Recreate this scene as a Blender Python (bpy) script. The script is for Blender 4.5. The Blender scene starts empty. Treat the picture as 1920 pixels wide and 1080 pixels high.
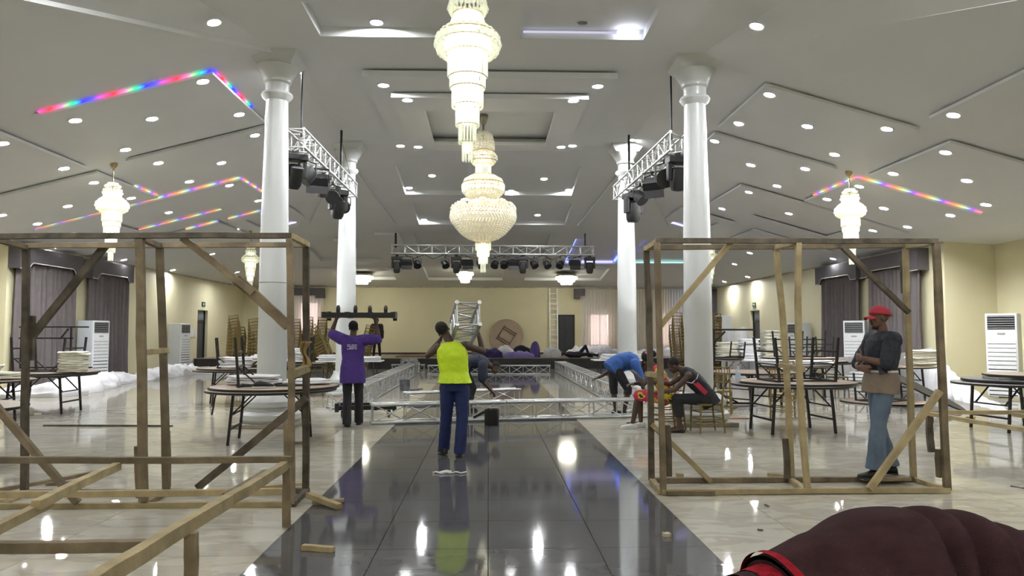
import bpy, bmesh, math, random
from math import sin, cos, pi, atan, sqrt, radians
from mathutils import Vector, Matrix, noise
R = random.Random(7)
sc = bpy.context.scene
COL = sc.collection
# ------------------------------------------------------------ camera
F = 1400.0; CH = 1.56
pitch = atan(85 / F); yaw = atan(44 / F)
cam_d = bpy.data.cameras.new('camera'); cam = bpy.data.objects.new('camera', cam_d)
COL.objects.link(cam); sc.camera = cam
cam_d.sensor_width = 36.0; cam_d.lens = 36.0 * F / 1920; cam_d.clip_start = .05; cam_d.clip_end = 200
cam.location = (0, 0, CH); cam.rotation_euler = (pi / 2 + pitch, 0, -yaw)
# ------------------------------------------------------------ world, exposure
w = bpy.data.worlds.new('world'); sc.world = w; w.use_nodes = True
w.node_tree.nodes['Background'].inputs[0].default_value = (.75, .82, .9, 1)
w.node_tree.nodes['Background'].inputs[1].default_value = .3
sc.view_settings.view_transform = 'Standard'; sc.view_settings.look = 'None'
sc.view_settings.gamma = 1; sc.view_settings.use_curve_mapping = False
sc.view_settings.exposure = 0.2
LAMP = 1500.0      # radiance of the recessed downlights
LAMP_COL = (.97, .985, 1.0)
CORE = 2.6
cy = sc.cycles
cy.use_denoising = True; cy.use_light_tree = True
cy.max_bounces = 7; cy.diffuse_bounces = 5; cy.glossy_bounces = 4; cy.transparent_max_bounces = 12
cy.sample_clamp_indirect = 4; cy.caustics_reflective = False; cy.caustics_refractive = False
# ------------------------------------------------------------ pixel -> world helpers
FW = Vector((sin(yaw) * cos(pitch), cos(yaw) * cos(pitch), sin(pitch)))
RT = Vector((cos(yaw), -sin(yaw), 0)); UP = RT.cross(FW)
O = Vector((0, 0, CH))
def ray(px, py): return FW + RT * ((px - 960) / F) + UP * ((540 - py) / F)
def P(px, py, Y):
    d = ray(px, py); return O + d * (Y / d.y)
def FL(px, py, z=0.0):
    d = ray(px, py); return O + d * ((z - CH) / d.z)
def WX(px, py, x):
    d = ray(px, py); return O + d * (x / d.x)
def PLN(px, py, pt, n):
    d = ray(px, py); n = Vector(n); return O + d * ((Vector(pt) - O).dot(n) / d.dot(n))
# ------------------------------------------------------------ materials
def srgb(r, g, b):
    f = lambda c: (c / 255 / 12.92) if c / 255 <= .04045 else ((c / 255 + .055) / 1.055) ** 2.4
    return (f(r), f(g), f(b))
MATS = {}
def mat(name, col, rough=.6, metal=0, var=.15, scale=8, emit=0, ecol=None, bump=0, bscale=40, alpha=1, trans=0, coat=0, stretch=None, objvar=0, spec=.5):
    if name in MATS: return MATS[name]
    m = bpy.data.materials.new(name); m.use_nodes = True; nt = m.node_tree; N = nt.nodes; L = nt.links
    b = N['Principled BSDF']; b.inputs['Roughness'].default_value = rough; b.inputs['Metallic'].default_value = metal
    b.inputs['Specular IOR Level'].default_value = spec
    b.inputs['Alpha'].default_value = alpha; b.inputs['Transmission Weight'].default_value = trans
    b.inputs['Coat Weight'].default_value = coat
    tc = N.new('ShaderNodeTexCoord'); src = tc.outputs['Object']
    if stretch:
        mp = N.new('ShaderNodeMapping'); mp.inputs['Scale'].default_value = stretch; L.new(src, mp.inputs[0]); src = mp.outputs[0]
    nz = N.new('ShaderNodeTexNoise'); nz.inputs['Scale'].default_value = scale; nz.inputs['Detail'].default_value = 5
    L.new(src, nz.inputs['Vector'])
    rp = N.new('ShaderNodeValToRGB'); rp.color_ramp.elements[0].position = .3; rp.color_ramp.elements[1].position = .7
    rp.color_ramp.elements[0].color = (*[c * (1 - var) for c in col], 1)
    rp.color_ramp.elements[1].color = (*[min(1, c * (1 + var)) for c in col], 1)
    L.new(nz.outputs['Fac'], rp.inputs[0]); out = rp.outputs[0]
    if objvar:
        oi = N.new('ShaderNodeObjectInfo'); mr = N.new('ShaderNodeMapRange')
        mr.inputs['To Min'].default_value = 1 - objvar; mr.inputs['To Max'].default_value = 1 + objvar
        L.new(oi.outputs['Random'], mr.inputs['Value'])
        mx = N.new('ShaderNodeVectorMath'); mx.operation = 'SCALE'; L.new(out, mx.inputs[0]); L.new(mr.outputs[0], mx.inputs['Scale']); out = mx.outputs[0]
    L.new(out, b.inputs['Base Color'])
    if emit:
        b.inputs['Emission Color'].default_value = (*(ecol or col), 1); b.inputs['Emission Strength'].default_value = emit
    if bump:
        bz = N.new('ShaderNodeTexNoise'); bz.inputs['Scale'].default_value = bscale; bz.inputs['Detail'].default_value = 4
        L.new(src, bz.inputs['Vector'])
        bp = N.new('ShaderNodeBump'); bp.inputs['Strength'].default_value = bump; bp.inputs['Distance'].default_value = .01
        L.new(bz.outputs['Fac'], bp.inputs['Height']); L.new(bp.outputs[0], b.inputs['Normal'])
    MATS[name] = m; return m
def emis(name, col, strength):
    if name in MATS: return MATS[name]
    m = bpy.data.materials.new(name); m.use_nodes = True; nt = m.node_tree; nt.nodes.clear()
    e = nt.nodes.new('ShaderNodeEmission'); e.inputs[0].default_value = (*col, 1); e.inputs[1].default_value = strength
    o = nt.nodes.new('ShaderNodeOutputMaterial'); nt.links.new(e.outputs[0], o.inputs[0]); MATS[name] = m; return m
def glassy(name, col, clear=.5, glow=.2):
    m = bpy.data.materials.new(name); m.use_nodes = True; nt = m.node_tree; nt.nodes.clear(); N = nt.nodes; L = nt.links
    t = N.new('ShaderNodeBsdfTransparent'); t.inputs[0].default_value = (*col, 1)
    g = N.new('ShaderNodeBsdfPrincipled'); g.inputs['Base Color'].default_value = (*col, 1); g.inputs['Roughness'].default_value = .12
    g.inputs['Emission Color'].default_value = (*col, 1); g.inputs['Emission Strength'].default_value = glow
    x = N.new('ShaderNodeMixShader'); x.inputs[0].default_value = 1 - clear
    o = N.new('ShaderNodeOutputMaterial'); L.new(t.outputs[0], x.inputs[1]); L.new(g.outputs[0], x.inputs[2]); L.new(x.outputs[0], o.inputs[0])
    MATS[name] = m; return m
def sheer(name, col, clear=.35):
    m = bpy.data.materials.new(name); m.use_nodes = True; nt = m.node_tree; nt.nodes.clear(); N = nt.nodes; L = nt.links
    t = N.new('ShaderNodeBsdfTransparent'); d = N.new('ShaderNodeBsdfDiffuse'); s = N.new('ShaderNodeBsdfTranslucent')
    d.inputs[0].default_value = (*col, 1); s.inputs[0].default_value = (*col, 1)
    a = N.new('ShaderNodeMixShader'); a.inputs[0].default_value = .4; L.new(d.outputs[0], a.inputs[1]); L.new(s.outputs[0], a.inputs[2])
    x = N.new('ShaderNodeMixShader'); x.inputs[0].default_value = 1 - clear; L.new(t.outputs[0], x.inputs[1]); L.new(a.outputs[0], x.inputs[2])
    o = N.new('ShaderNodeOutputMaterial'); L.new(x.outputs[0], o.inputs[0]); MATS[name] = m; return m
def floor_mat(name, c0, c1, vein, rough, seams=None, seamcol=(.05, .05, .05), tilevar=.06):
    m = bpy.data.materials.new(name); m.use_nodes = True; nt = m.node_tree; N = nt.nodes; L = nt.links
    b = N['Principled BSDF']; b.inputs['Roughness'].default_value = rough; b.inputs['Specular IOR Level'].default_value = .6
    g = N.new('ShaderNodeNewGeometry'); oi = N.new('ShaderNodeObjectInfo')
    sc_ = N.new('ShaderNodeVectorMath'); sc_.operation = 'SCALE'; sc_.inputs['Scale'].default_value = 37.0
    cmb = N.new('ShaderNodeCombineXYZ'); L.new(oi.outputs['Random'], cmb.inputs[0]); L.new(oi.outputs['Random'], cmb.inputs[1]); L.new(cmb.outputs[0], sc_.inputs[0])
    ad = N.new('ShaderNodeVectorMath'); L.new(g.outputs['Position'], ad.inputs[0]); L.new(sc_.outputs[0], ad.inputs[1])
    mp = N.new('ShaderNodeMapping'); mp.inputs['Rotation'].default_value = (0, 0, .5); mp.inputs['Scale'].default_value = (1, 2.6, 1); L.new(ad.outputs[0], mp.inputs[0])
    n1 = N.new('ShaderNodeTexNoise'); n1.inputs['Scale'].default_value = 1.6; n1.inputs['Detail'].default_value = 6; n1.inputs['Distortion'].default_value = 1.2; L.new(mp.outputs[0], n1.inputs['Vector'])
    rp = N.new('ShaderNodeValToRGB'); e = rp.color_ramp.elements
    e[0].position = .32; e[0].color = (*c0, 1); e[1].position = .62; e[1].color = (*c1, 1)
    v = e.new(.47); v.color = (*vein, 1); v2 = e.new(.52); v2.color = (*c1, 1)
    L.new(n1.outputs['Fac'], rp.inputs[0])
    mr = N.new('ShaderNodeMapRange'); mr.inputs['To Min'].default_value = 1 - tilevar; mr.inputs['To Max'].default_value = 1 + tilevar; L.new(oi.outputs['Random'], mr.inputs['Value'])
    s2 = N.new('ShaderNodeVectorMath'); s2.operation = 'SCALE'; L.new(rp.outputs[0], s2.inputs[0]); L.new(mr.outputs[0], s2.inputs['Scale'])
    out = s2.outputs[0]
    if seams:
        sp = N.new('ShaderNodeSeparateXYZ'); L.new(g.outputs['Position'], sp.inputs[0]); last = None
        for ax, off in ((0, seams[0]), (1, seams[1])):
            a = N.new('ShaderNodeMath'); a.operation = 'SUBTRACT'; L.new(sp.outputs[ax], a.inputs[0]); a.inputs[1].default_value = off - .4
            q = N.new('ShaderNodeMath'); q.operation = 'PINGPONG'; q.inputs[1].default_value = .4; L.new(a.outputs[0], q.inputs[0])
            lt = N.new('ShaderNodeMath'); lt.operation = 'GREATER_THAN'; L.new(q.outputs[0], lt.inputs[0]); lt.inputs[1].default_value = .397
            if last is None: last = lt
            else:
                mxm = N.new('ShaderNodeMath'); mxm.operation = 'MAXIMUM'; L.new(last.outputs[0], mxm.inputs[0]); L.new(lt.outputs[0], mxm.inputs[1]); last = mxm
        mx = N.new('ShaderNodeMix'); mx.data_type = 'RGBA'; L.new(last.outputs[0], mx.inputs['Factor']); L.new(out, mx.inputs['A']); mx.inputs['B'].default_value = (*seamcol, 1)
        out = mx.outputs['Result']
    L.new(out, b.inputs['Base Color'])
    MATS[name] = m; return m
def led_mat(name, strength, cols, freq):
    m = bpy.data.materials.new(name); m.use_nodes = True; nt = m.node_tree; nt.nodes.clear(); N = nt.nodes; L = nt.links
    g = N.new('ShaderNodeNewGeometry'); sp = N.new('ShaderNodeSeparateXYZ'); L.new(g.outputs['Position'], sp.inputs[0])
    a = N.new('ShaderNodeMath'); a.operation = 'ADD'; L.new(sp.outputs[0], a.inputs[0]); L.new(sp.outputs[1], a.inputs[1])
    q = N.new('ShaderNodeMath'); q.operation = 'MULTIPLY'; L.new(a.outputs[0], q.inputs[0]); q.inputs[1].default_value = freq
    f = N.new('ShaderNodeMath'); f.operation = 'FRACT'; L.new(q.outputs[0], f.inputs[0])
    rp = N.new('ShaderNodeValToRGB'); el = rp.color_ramp.elements; n = len(cols)
    el[0].position = 0; el[0].color = (*cols[0], 1); el[1].position = 1; el[1].color = (*cols[0], 1)
    for i in range(1, n): x = el.new(i / n); x.color = (*cols[i], 1)
    L.new(f.outputs[0], rp.inputs[0]); e = N.new('ShaderNodeEmission'); L.new(rp.outputs[0], e.inputs[0]); e.inputs[1].default_value = strength
    o = N.new('ShaderNodeOutputMaterial'); L.new(e.outputs[0], o.inputs[0]); MATS[name] = m; return m
# ------------------------------------------------------------ mesh builder
class MB:
    def __init__(s): s.v = []; s.f = []
    def add(s, vs, fs):
        k = len(s.v); s.v += [tuple(v) for v in vs]; s.f += [tuple(i + k for i in f) for f in fs]; return s
    def box(s, x0, x1, y0, y1, z0, z1, M=None):
        vs = [Vector((x, y, z)) for z in (z0, z1) for y in (y0, y1) for x in (x0, x1)]
        if M: vs = [M @ v for v in vs]
        return s.add(vs, [(0, 2, 3, 1), (4, 5, 7, 6), (0, 1, 5, 4), (2, 6, 7, 3), (0, 4, 6, 2), (1, 3, 7, 5)])
    def beam(s, p0, p1, w_, h_, seg=1, bow=0, rough=0, up=(0, 0, 1), rnd=None):
        p0 = Vector(p0); p1 = Vector(p1); d = (p1 - p0).normalized(); u = Vector(up)
        if abs(d.dot(u)) > .95: u = Vector((0, 1, 0))
        a = d.cross(u).normalized(); b = a.cross(d); rnd = rnd or R
        vs = []; fs = []
        for i in range(seg + 1):
            t = i / seg; c = p0.lerp(p1, t) + (a * bow + b * bow * .6) * sin(pi * t)
            if rough and 0 < i < seg: c += a * rnd.uniform(-rough, rough) + b * rnd.uniform(-rough, rough)
            for sx, sy in ((-1, -1), (1, -1), (1, 1), (-1, 1)):
                vs.append(c + a * (sx * w_ / 2 * (1 + (rnd.uniform(-.08, .08) if rough else 0))) + b * (sy * h_ / 2))
            if i:
                k = 4 * i
                for j in range(4): fs.append((k - 4 + j, k - 4 + (j + 1) % 4, k + (j + 1) % 4, k + j))
        fs.append((3, 2, 1, 0)); k = 4 * seg; fs.append((k, k + 1, k + 2, k + 3))
        return s.add(vs, fs)
    def tube(s, pts, r, n=8, cap=True):
        pts = [Vector(p) for p in pts]; rs = r if isinstance(r, (list, tuple)) else [r] * len(pts)
        vs = []; fs = []; a = None
        for i, p in enumerate(pts):
            d = (pts[min(i + 1, len(pts) - 1)] - pts[max(i - 1, 0)])
            d = d.normalized() if d.length > 1e-9 else Vector((0, 0, 1))
            if a is None:
                a = d.cross(Vector((0, 0, 1)) if abs(d.z) < .9 else Vector((1, 0, 0))).normalized()
            else:
                a = (a - d * a.dot(d)).normalized()
            b = d.cross(a)
            for j in range(n):
                t = 2 * pi * j / n; vs.append(p + (a * cos(t) + b * sin(t)) * rs[i])
            if i:
                k = n * i
                for j in range(n): fs.append((k - n + j, k - n + (j + 1) % n, k + (j + 1) % n, k + j))
        if cap:
            fs.append(tuple(range(n))[::-1]); k = n * (len(pts) - 1); fs.append(tuple(range(k, k + n)))
        return s.add(vs, fs)
    def lathe(s, prof, n=24, c=(0, 0, 0), M=None, cap=True):
        c = Vector(c); vs = []; fs = []
        for i, (r, z) in enumerate(prof):
            for j in range(n):
                t = 2 * pi * j / n; v = Vector((r * cos(t), r * sin(t), z)); v = (M @ v if M else v) + c; vs.append(v)
            if i:
                k = n * i
                for j in range(n): fs.append((k - n + j, k - n + (j + 1) % n, k + (j + 1) % n, k + j))
        if cap:
            fs.append(tuple(range(n))[::-1]); k = n * (len(prof) - 1); fs.append(tuple(range(k, k + n)))
        return s.add(vs, fs)
    def ell(s, c, rx, ry, rz, M=None, n=12, m=8):
        c = Vector(c); vs = [Vector((0, 0, -rz))]; fs = []
        for i in range(1, m):
            ph = -pi / 2 + pi * i / m
            for j in range(n):
                t = 2 * pi * j / n; vs.append(Vector((rx * cos(ph) * cos(t), ry * cos(ph) * sin(t), rz * sin(ph))))
        vs.append(Vector((0, 0, rz)))
        for j in range(n): fs.append((0, 1 + (j + 1) % n, 1 + j))
        for i in range(m - 2):
            k = 1 + n * i
            for j in range(n): fs.append((k + j, k + (j + 1) % n, k + n + (j + 1) % n, k + n + j))
        k = 1 + n * (m - 2)
        for j in range(n): fs.append((k + j, k + (j + 1) % n, len(vs) - 1))
        if M: vs = [M @ v for v in vs]
        return s.add([v + c for v in vs], fs)
    def cap(s, p0, p1, r0, r1, n=12):
        p0 = Vector(p0); p1 = Vector(p1); d = (p1 - p0)
        if d.length < 1e-6: return s.ell(p0, r0, r0, r0, n=n)
        d.normalize(); pts = []; rs = []
        for t in (-1, -.85, -.5): pts.append(p0 + d * r0 * t); rs.append(max(.001, r0 * sqrt(1 - t * t)))
        pts.append(p0); rs.append(r0); pts.append(p1); rs.append(r1)
        for t in (.5, .85, 1): pts.append(p1 + d * r1 * t); rs.append(max(.001, r1 * sqrt(1 - t * t)))
        return s.tube(pts, rs, n)
    def loft(s, rings, n=20, p=2.4):
        vs = []; fs = []
        for i, (c, a, b) in enumerate(rings):
            c = Vector(c)
            for j in range(n):
                t = 2 * pi * j / n; ct = cos(t); st = sin(t)
                x = abs(ct) ** (2 / p) * (1 if ct >= 0 else -1); y = abs(st) ** (2 / p) * (1 if st >= 0 else -1)
                vs.append(c + Vector(a) * x + Vector(b) * y)
            if i:
                k = n * i
                for j in range(n): fs.append((k - n + j, k - n + (j + 1) % n, k + (j + 1) % n, k + j))
        fs.append(tuple(range(n))[::-1]); k = n * (len(rings) - 1); fs.append(tuple(range(k, k + n)))
        return s.add(vs, fs)
    def grid(s, fn, nu, nv):
        vs = [fn(i / nu, j / nv) for j in range(nv + 1) for i in range(nu + 1)]; fs = []
        for j in range(nv):
            for i in range(nu):
                k = j * (nu + 1) + i; fs.append((k, k + 1, k + nu + 2, k + nu + 1))
        return s.add(vs, fs)
    def mesh(s, name, m, smooth=None):
        me = bpy.data.meshes.new(name); me.from_pydata(s.v, [], s.f)
        if m: me.materials.append(m)
        if smooth:
            me.shade_smooth(); me.set_sharp_from_angle(angle=radians(smooth))
        me.update(); return me
    def build(s, name, m, parent=None, smooth=None, bevel=0, solid=0, **pr):
        return obj(name, s.mesh(name, m, smooth), parent, bevel, solid, **pr)
def obj(name, me, parent=None, bevel=0, solid=0, **pr):
    o = bpy.data.objects.new(name, me); COL.objects.link(o)
    if parent: o.parent = parent
    if bevel:
        b = o.modifiers.new('bevel', 'BEVEL'); b.width = bevel; b.segments = 2; b.limit_method = 'ANGLE'
    if solid:
        b = o.modifiers.new('solid', 'SOLIDIFY'); b.thickness = solid; b.offset = 0
    for k, v in pr.items(): o[k] = v
    return o
def thing(name, label, cat, loc=(0, 0, 0), rz=0, group=None):
    o = bpy.data.objects.new(name, None); COL.objects.link(o); o.location = loc
    o.rotation_euler = rz if isinstance(rz, tuple) else (0, 0, rz)
    o.empty_display_size = .1
    return tag(o, label, cat, group)
def tag(o, label, cat, group=None):
    o['label'] = label; o['category'] = cat
    if group: o['group'] = group
    return o
def struct(o): o['kind'] = 'structure'; return o
def kids(o): return [c for c in bpy.data.objects if c.parent == o]
def dup(root, loc, rz, label, group=None):
    r = root.copy(); COL.objects.link(r); r.location = loc; r.rotation_euler = rz if isinstance(rz, tuple) else (0, 0, rz)
    r['label'] = label
    if group: r['group'] = group
    for ch in root.children:
        c = ch.copy(); COL.objects.link(c); c.parent = r
        for g in ch.children:
            d = g.copy(); COL.objects.link(d); d.parent = c
    return r
ORD = ['lowest', 'second', 'third', 'fourth', 'fifth', 'sixth', 'seventh', 'eighth', 'ninth', 'tenth', 'eleventh', 'twelfth', 'thirteenth', 'fourteenth', 'fifteenth', 'sixteenth', 'seventeenth']
def nth(k, n): return 'lowest' if k == 0 else ('topmost' if k == n - 1 else ORD[k] + ' up')
# ------------------------------------------------------------ palette
M_WALL = mat('cream_wall', srgb(214, 207, 174), .55, var=.03, scale=1.2, bump=.05, bscale=60)
M_CEIL = mat('ceiling_paint', srgb(220, 222, 224), .6, var=.02, scale=.8)
M_COLM = mat('column_paint', srgb(198, 201, 201), .28, var=.02, scale=2)
M_WOOD = mat('rough_timber', srgb(112, 99, 78), .8, var=.4, scale=5, bump=.6, bscale=30, stretch=None, objvar=.3)
M_WOODL = mat('fresh_timber', srgb(154, 139, 105), .8, var=.25, scale=6, bump=.5, bscale=30, objvar=.15)
M_WOODD = mat('dark_timber', srgb(80, 72, 60), .85, var=.5, scale=7, bump=.6, bscale=30, objvar=.2)
M_ALU = mat('aluminium', srgb(196, 198, 198), .32, .75, var=.1, scale=12)
M_BLK = mat('black_steel', srgb(26, 26, 28), .45, .2, var=.1)
M_BLKP = mat('black_plastic', srgb(13, 13, 15), .5, var=.15)
M_LENS = mat('lamp_lens', srgb(70, 72, 78), .15, .3, var=.1)
M_LENSW = mat('pale_lens', srgb(200, 200, 205), .2, .2, var=.1)
M_GOLD = mat('gold_resin', srgb(124, 106, 58), .4, .35, var=.15, scale=10)
M_WHT = mat('white_linen', srgb(222, 222, 226), .85, var=.05, scale=6, bump=.2)
M_CREAM = mat('cream_linen', srgb(205, 203, 188), .85, var=.1, scale=9, bump=.3)
M_WPL = mat('white_plastic', srgb(222, 224, 226), .4, var=.03)
M_LAM = mat('brown_laminate', srgb(160, 140, 122), .35, var=.08, scale=20)
M_CURT = mat('grey_curtain', srgb(98, 91, 92), .75, var=.08, scale=5)
M_PELM = mat('pelmet_cloth', srgb(86, 82, 86), .7, var=.08, scale=5)
M_DOOR = mat('dark_door', srgb(46, 48, 54), .35, var=.15)
M_DKTR = mat('dark_skirting', srgb(50, 40, 38), .4, var=.1)
M_ACG = mat('ac_side', srgb(196, 200, 204), .45, var=.02)
E_LAMP = emis('lamp_glow', LAMP_COL, LAMP)
E_LAMP2 = emis('crystal_lamp_glow', (1, .93, .74), CORE)
E_LAMP3 = emis('near_lamp_glow', (1, .98, .86), CORE * 1.3)
G_ROD = glassy('glowing_crystal', (.93, .94, .86), .55, .12)  # crystal given a faint glow of its own, as if lit by the bulbs
G_BEAD = glassy('glowing_beads', (.86, .84, .74), .4, .08)  # slight emission in the beads stands in for bulb light caught by them
M_CHR = mat('chrome', srgb(150, 145, 130), .2, .9, var=.1)
M_BRASS = mat('brass_frame', srgb(178, 160, 112), .3, .7, var=.1)
# ============================================================ the setting
ZC = 6.4; XL = -12.8; XR = 12.1; HW = 4.0; YB = 39.4; YS = 33.0; ZS = .47
KL = (ZC - HW) / 9.2; KR = (ZC - HW) / 8.5; KB = (ZC - HW) / (YB - 19)
def zL(x, y=0): return ZC - (-x - 3.6) * KL
def zR(x, y=0): return ZC - (x - 3.6) * KR
def zB(x, y): return ZC - (y - 19) * KB
# floor --------------------------------------------------------
FM_L = floor_mat('pale_marble', srgb(194, 190, 178), srgb(203, 199, 187), srgb(188, 182, 168), .055)
FM_D = floor_mat('charcoal_tile', srgb(84, 84, 87), srgb(92, 92, 95), srgb(88, 88, 91), .07, tilevar=.04)
FM_LF = floor_mat('pale_marble_seamed', srgb(192, 188, 177), srgb(201, 197, 186), srgb(185, 179, 166), .055, seams=(0, .605), seamcol=srgb(150, 144, 130))
FM_DF = floor_mat('charcoal_seamed', srgb(84, 84, 87), srgb(92, 92, 95), srgb(88, 88, 91), .06, seams=(0, .73), seamcol=srgb(40, 40, 42))
M_GROUT = mat('grout', srgb(70, 66, 58), .9)
fl = struct(MB().box(-16, 16, -7, 41, -.25, -.012).build('floor', M_GROUT))
YF0 = 13.405; YF1 = 13.53
MB().add([(-16, YF0, 0), (-1.6, YF0, 0), (-1.6, 40, 0), (-16, 40, 0), (-16, YF0, -.012), (-1.6, YF0, -.012)], [(0, 1, 2, 3), (4, 5, 1, 0)]).build('far_marble', FM_LF, fl)
MB().add([(1.6, YF0, 0), (16, YF0, 0), (16, 40, 0), (1.6, 40, 0), (1.6, YF0, -.012), (16, YF0, -.012)], [(0, 1, 2, 3), (4, 5, 1, 0)]).build('far_marble', FM_LF, fl)
MB().add([(-1.6, YF1, 0), (1.6, YF1, 0), (1.6, 40, 0), (-1.6, 40, 0)], [(0, 1, 2, 3)]).build('far_dark_floor', FM_DF, fl)
# near floor out of the picture
for x0, x1, m, y1 in ((-16, -1.6, FM_L, 4.6), (1.6, 16, FM_L, 4.6), (-1.6, 1.6, FM_D, 3.93)):
    MB().add([(x0, -7, 0), (x1, -7, 0), (x1, y1, 0), (x0, y1, 0)], [(0, 1, 2, 3)]).build('near_floor', m, fl)
g = .003
tl = MB().box(-.4 + g, .4 - g, -.4 + g, .4 - g, -.011, 0)
tmL = tl.mesh('tile', FM_L); tmD = tl.mesh('tile', FM_D)
for r in range(12):
    yc = 4.605 + .4 + .8 * r
    if yc > YF0: break
    for i in range(-18, 18):
        xc = .4 + .8 * i
        if abs(xc) < 1.6: continue
        if abs((xc - .03 * yc)) - .4 > (yc + .4) * .70 + .1: continue
        o = obj('tile', tmL, fl); o.location = (xc, yc, 0)
for r in range(12):
    yc = 3.93 + .4 + .8 * r
    for i in range(-2, 2):
        o = obj('tile', tmD, fl); o.location = (.4 + .8 * i, yc, 0)
for i, (sx, m) in enumerate(((1, FM_L), (-1, FM_L))):   # outside the view at the sides of the tiles
    MB().add([(sx * 10.4, 4.6, -.006), (sx * 16, 4.6, -.006), (sx * 16, 13.41, -.006), (sx * 10.4, 13.41, -.006)], [(0, 1, 2, 3)]).build('side_floor', m, fl)
# stage --------------------------------------------------------
M_STG = mat('stage_front_tile', srgb(38, 38, 42), .25, var=.12, scale=3)
M_STT = mat('stage_top', srgb(122, 112, 100), .35, var=.12, scale=2)
st = struct(MB().box(XL, XR, YS + .02, YB, .0, ZS - .02).build('stage', M_STG))
MB().box(XL, XR, YS - .02, YB, ZS - .02, ZS).build('stage_top', M_STT, st)
for i in range(31):
    x0 = XL + .8 * i; x1 = min(x0 + .795, XR)
    if x1 > x0 + .05: MB().box(x0, x1, YS, YS + .02, .0, ZS - .022).build('tile', M_STG, st)
# walls --------------------------------------------------------
def wall(name, a, b, z1=HW, t=.2, side=1, holes=()):
    a = Vector((*a, 0)); b = Vector((*b, 0)); d = (b - a).normalized(); n = Vector((-d.y, d.x, 0)) * side * t; Ln = (b - a).length
    us = sorted({0, Ln, *[h[0] for h in holes], *[h[1] for h in holes]}); zs = sorted({0, z1, *[h[2] for h in holes], *[h[3] for h in holes]})
    mb = MB()
    for u0, u1 in zip(us, us[1:]):
        for z0, z_1 in zip(zs, zs[1:]):
            if any(h[0] <= u0 and u1 <= h[1] and h[2] <= z0 and z_1 <= h[3] for h in holes): continue
            vs = []
            for z in (z0, z_1):
                for u in (u0, u1):
                    for k in (0, 1): vs.append(a + d * u + n * k + Vector((0, 0, z)))
            mb.add(vs, [(0, 2, 6, 4), (1, 5, 7, 3), (0, 4, 5, 1), (2, 3, 7, 6), (0, 1, 3, 2), (4, 6, 7, 5)])
    return struct(mb.build(name, M_WALL))
YBL = 20.2; YBR = 19.4; XL2 = -14.4; XR2 = 13.5
wall('wall_left', (XL, YBL), (XL, YB), side=1, holes=[(33.3 - YBL, 34.5 - YBL, 0, 2.6), (20.95 - YBL, 22.6 - YBL, .5, 3.3), (24.4 - YBL, 26.0 - YBL, .5, 3.3)])
wall('wall_left_bay_end', (XL2, YBL), (XL - .2, YBL), z1=HW, side=1)
wall('wall_left_bay', (XL2, -6), (XL2, YBL), side=1)
wall('wall_right', (XR, YBR), (XR, YB), side=-1, holes=[(33.0 - YBR, 34.2 - YBR, 0, 2.6), (21.0 - YBR, 22.6 - YBR, .5, 3.3), (24.3 - YBR, 25.9 - YBR, .5, 3.3)])
wall('wall_right_bay_end', (XR + .2, YBR), (XR2, YBR), side=1)
wall('wall_right_bay', (XR2, -6), (XR2, YBR), side=-1)
wall('wall_back', (XL, YB), (XR, YB), side=1, holes=[(-9.9 - XL, -8.9 - XL, .9, 3.2), (3.66 - XL, 4.56 - XL, ZS, 2.55), (5.35 - XL, 6.45 - XL, .9, 2.6), (9.0 - XL, 10.2 - XL, .9, 2.6)])
wall('wall_front', (XL2, -6), (XR2, -6), z1=6.6, side=-1)
# window panes: daylight behind them
E_DAY = emis('daylight_window', (1.0, .78, .70), 1.6)
E_DAY2 = emis('daylight_window_side', (.9, .9, .92), .25)
def window(n, x0, x1, y0, y1, z0, z1, m, axis):
    fr = MB(); W = .06
    if axis == 'x':
        for (a, b, c, d) in ((x0, x1, z0, z0 + W), (x0, x1, z1 - W, z1), (x0, x0 + W, z0, z1), (x1 - W, x1, z0, z1), ((x0 + x1) / 2 - .03, (x0 + x1) / 2 + .03, z0, z1)):
            fr.box(a, b, y0, y0 + .06, c, d)
        f = struct(fr.build('window_%d' % n, M_WPL)); MB().box(x0 + W, x1 - W, y0 + .03, y0 + .035, z0 + W, z1 - W).build('pane', m, f)
    else:
        for (a, b, c, d) in ((y0, y1, z0, z0 + W), (y0, y1, z1 - W, z1), (y0, y0 + W, z0, z1), (y1 - W, y1, z0, z1), ((y0 + y1) / 2 - .03, (y0 + y1) / 2 + .03, z0, z1)):
            fr.box(x0, x0 + .06, a, b, c, d)
        f = struct(fr.build('window_%d' % n, M_WPL)); MB().box(x0 + .03, x0 + .035, y0 + W, y1 - W, z0 + W, z1 - W).build('pane', m, f)
window(1, -9.9, -8.9, YB + .08, 0, .9, 3.2, E_DAY, 'x')
window(2, 5.35, 6.45, YB + .08, 0, .9, 2.6, E_DAY, 'x')
window(3, 9.0, 10.2, YB + .08, 0, .9, 2.6, E_DAY, 'x')
window(4, XL - .16, 0, 20.95, 22.6, .5, 3.3, E_DAY2, 'y'); window(5, XL - .16, 0, 24.4, 26.0, .5, 3.3, E_DAY2, 'y')
window(6, XR + .1, 0, 21.0, 22.6, .5, 3.3, E_DAY2, 'y'); window(7, XR + .1, 0, 24.3, 25.9, .5, 3.3, E_DAY2, 'y')
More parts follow.
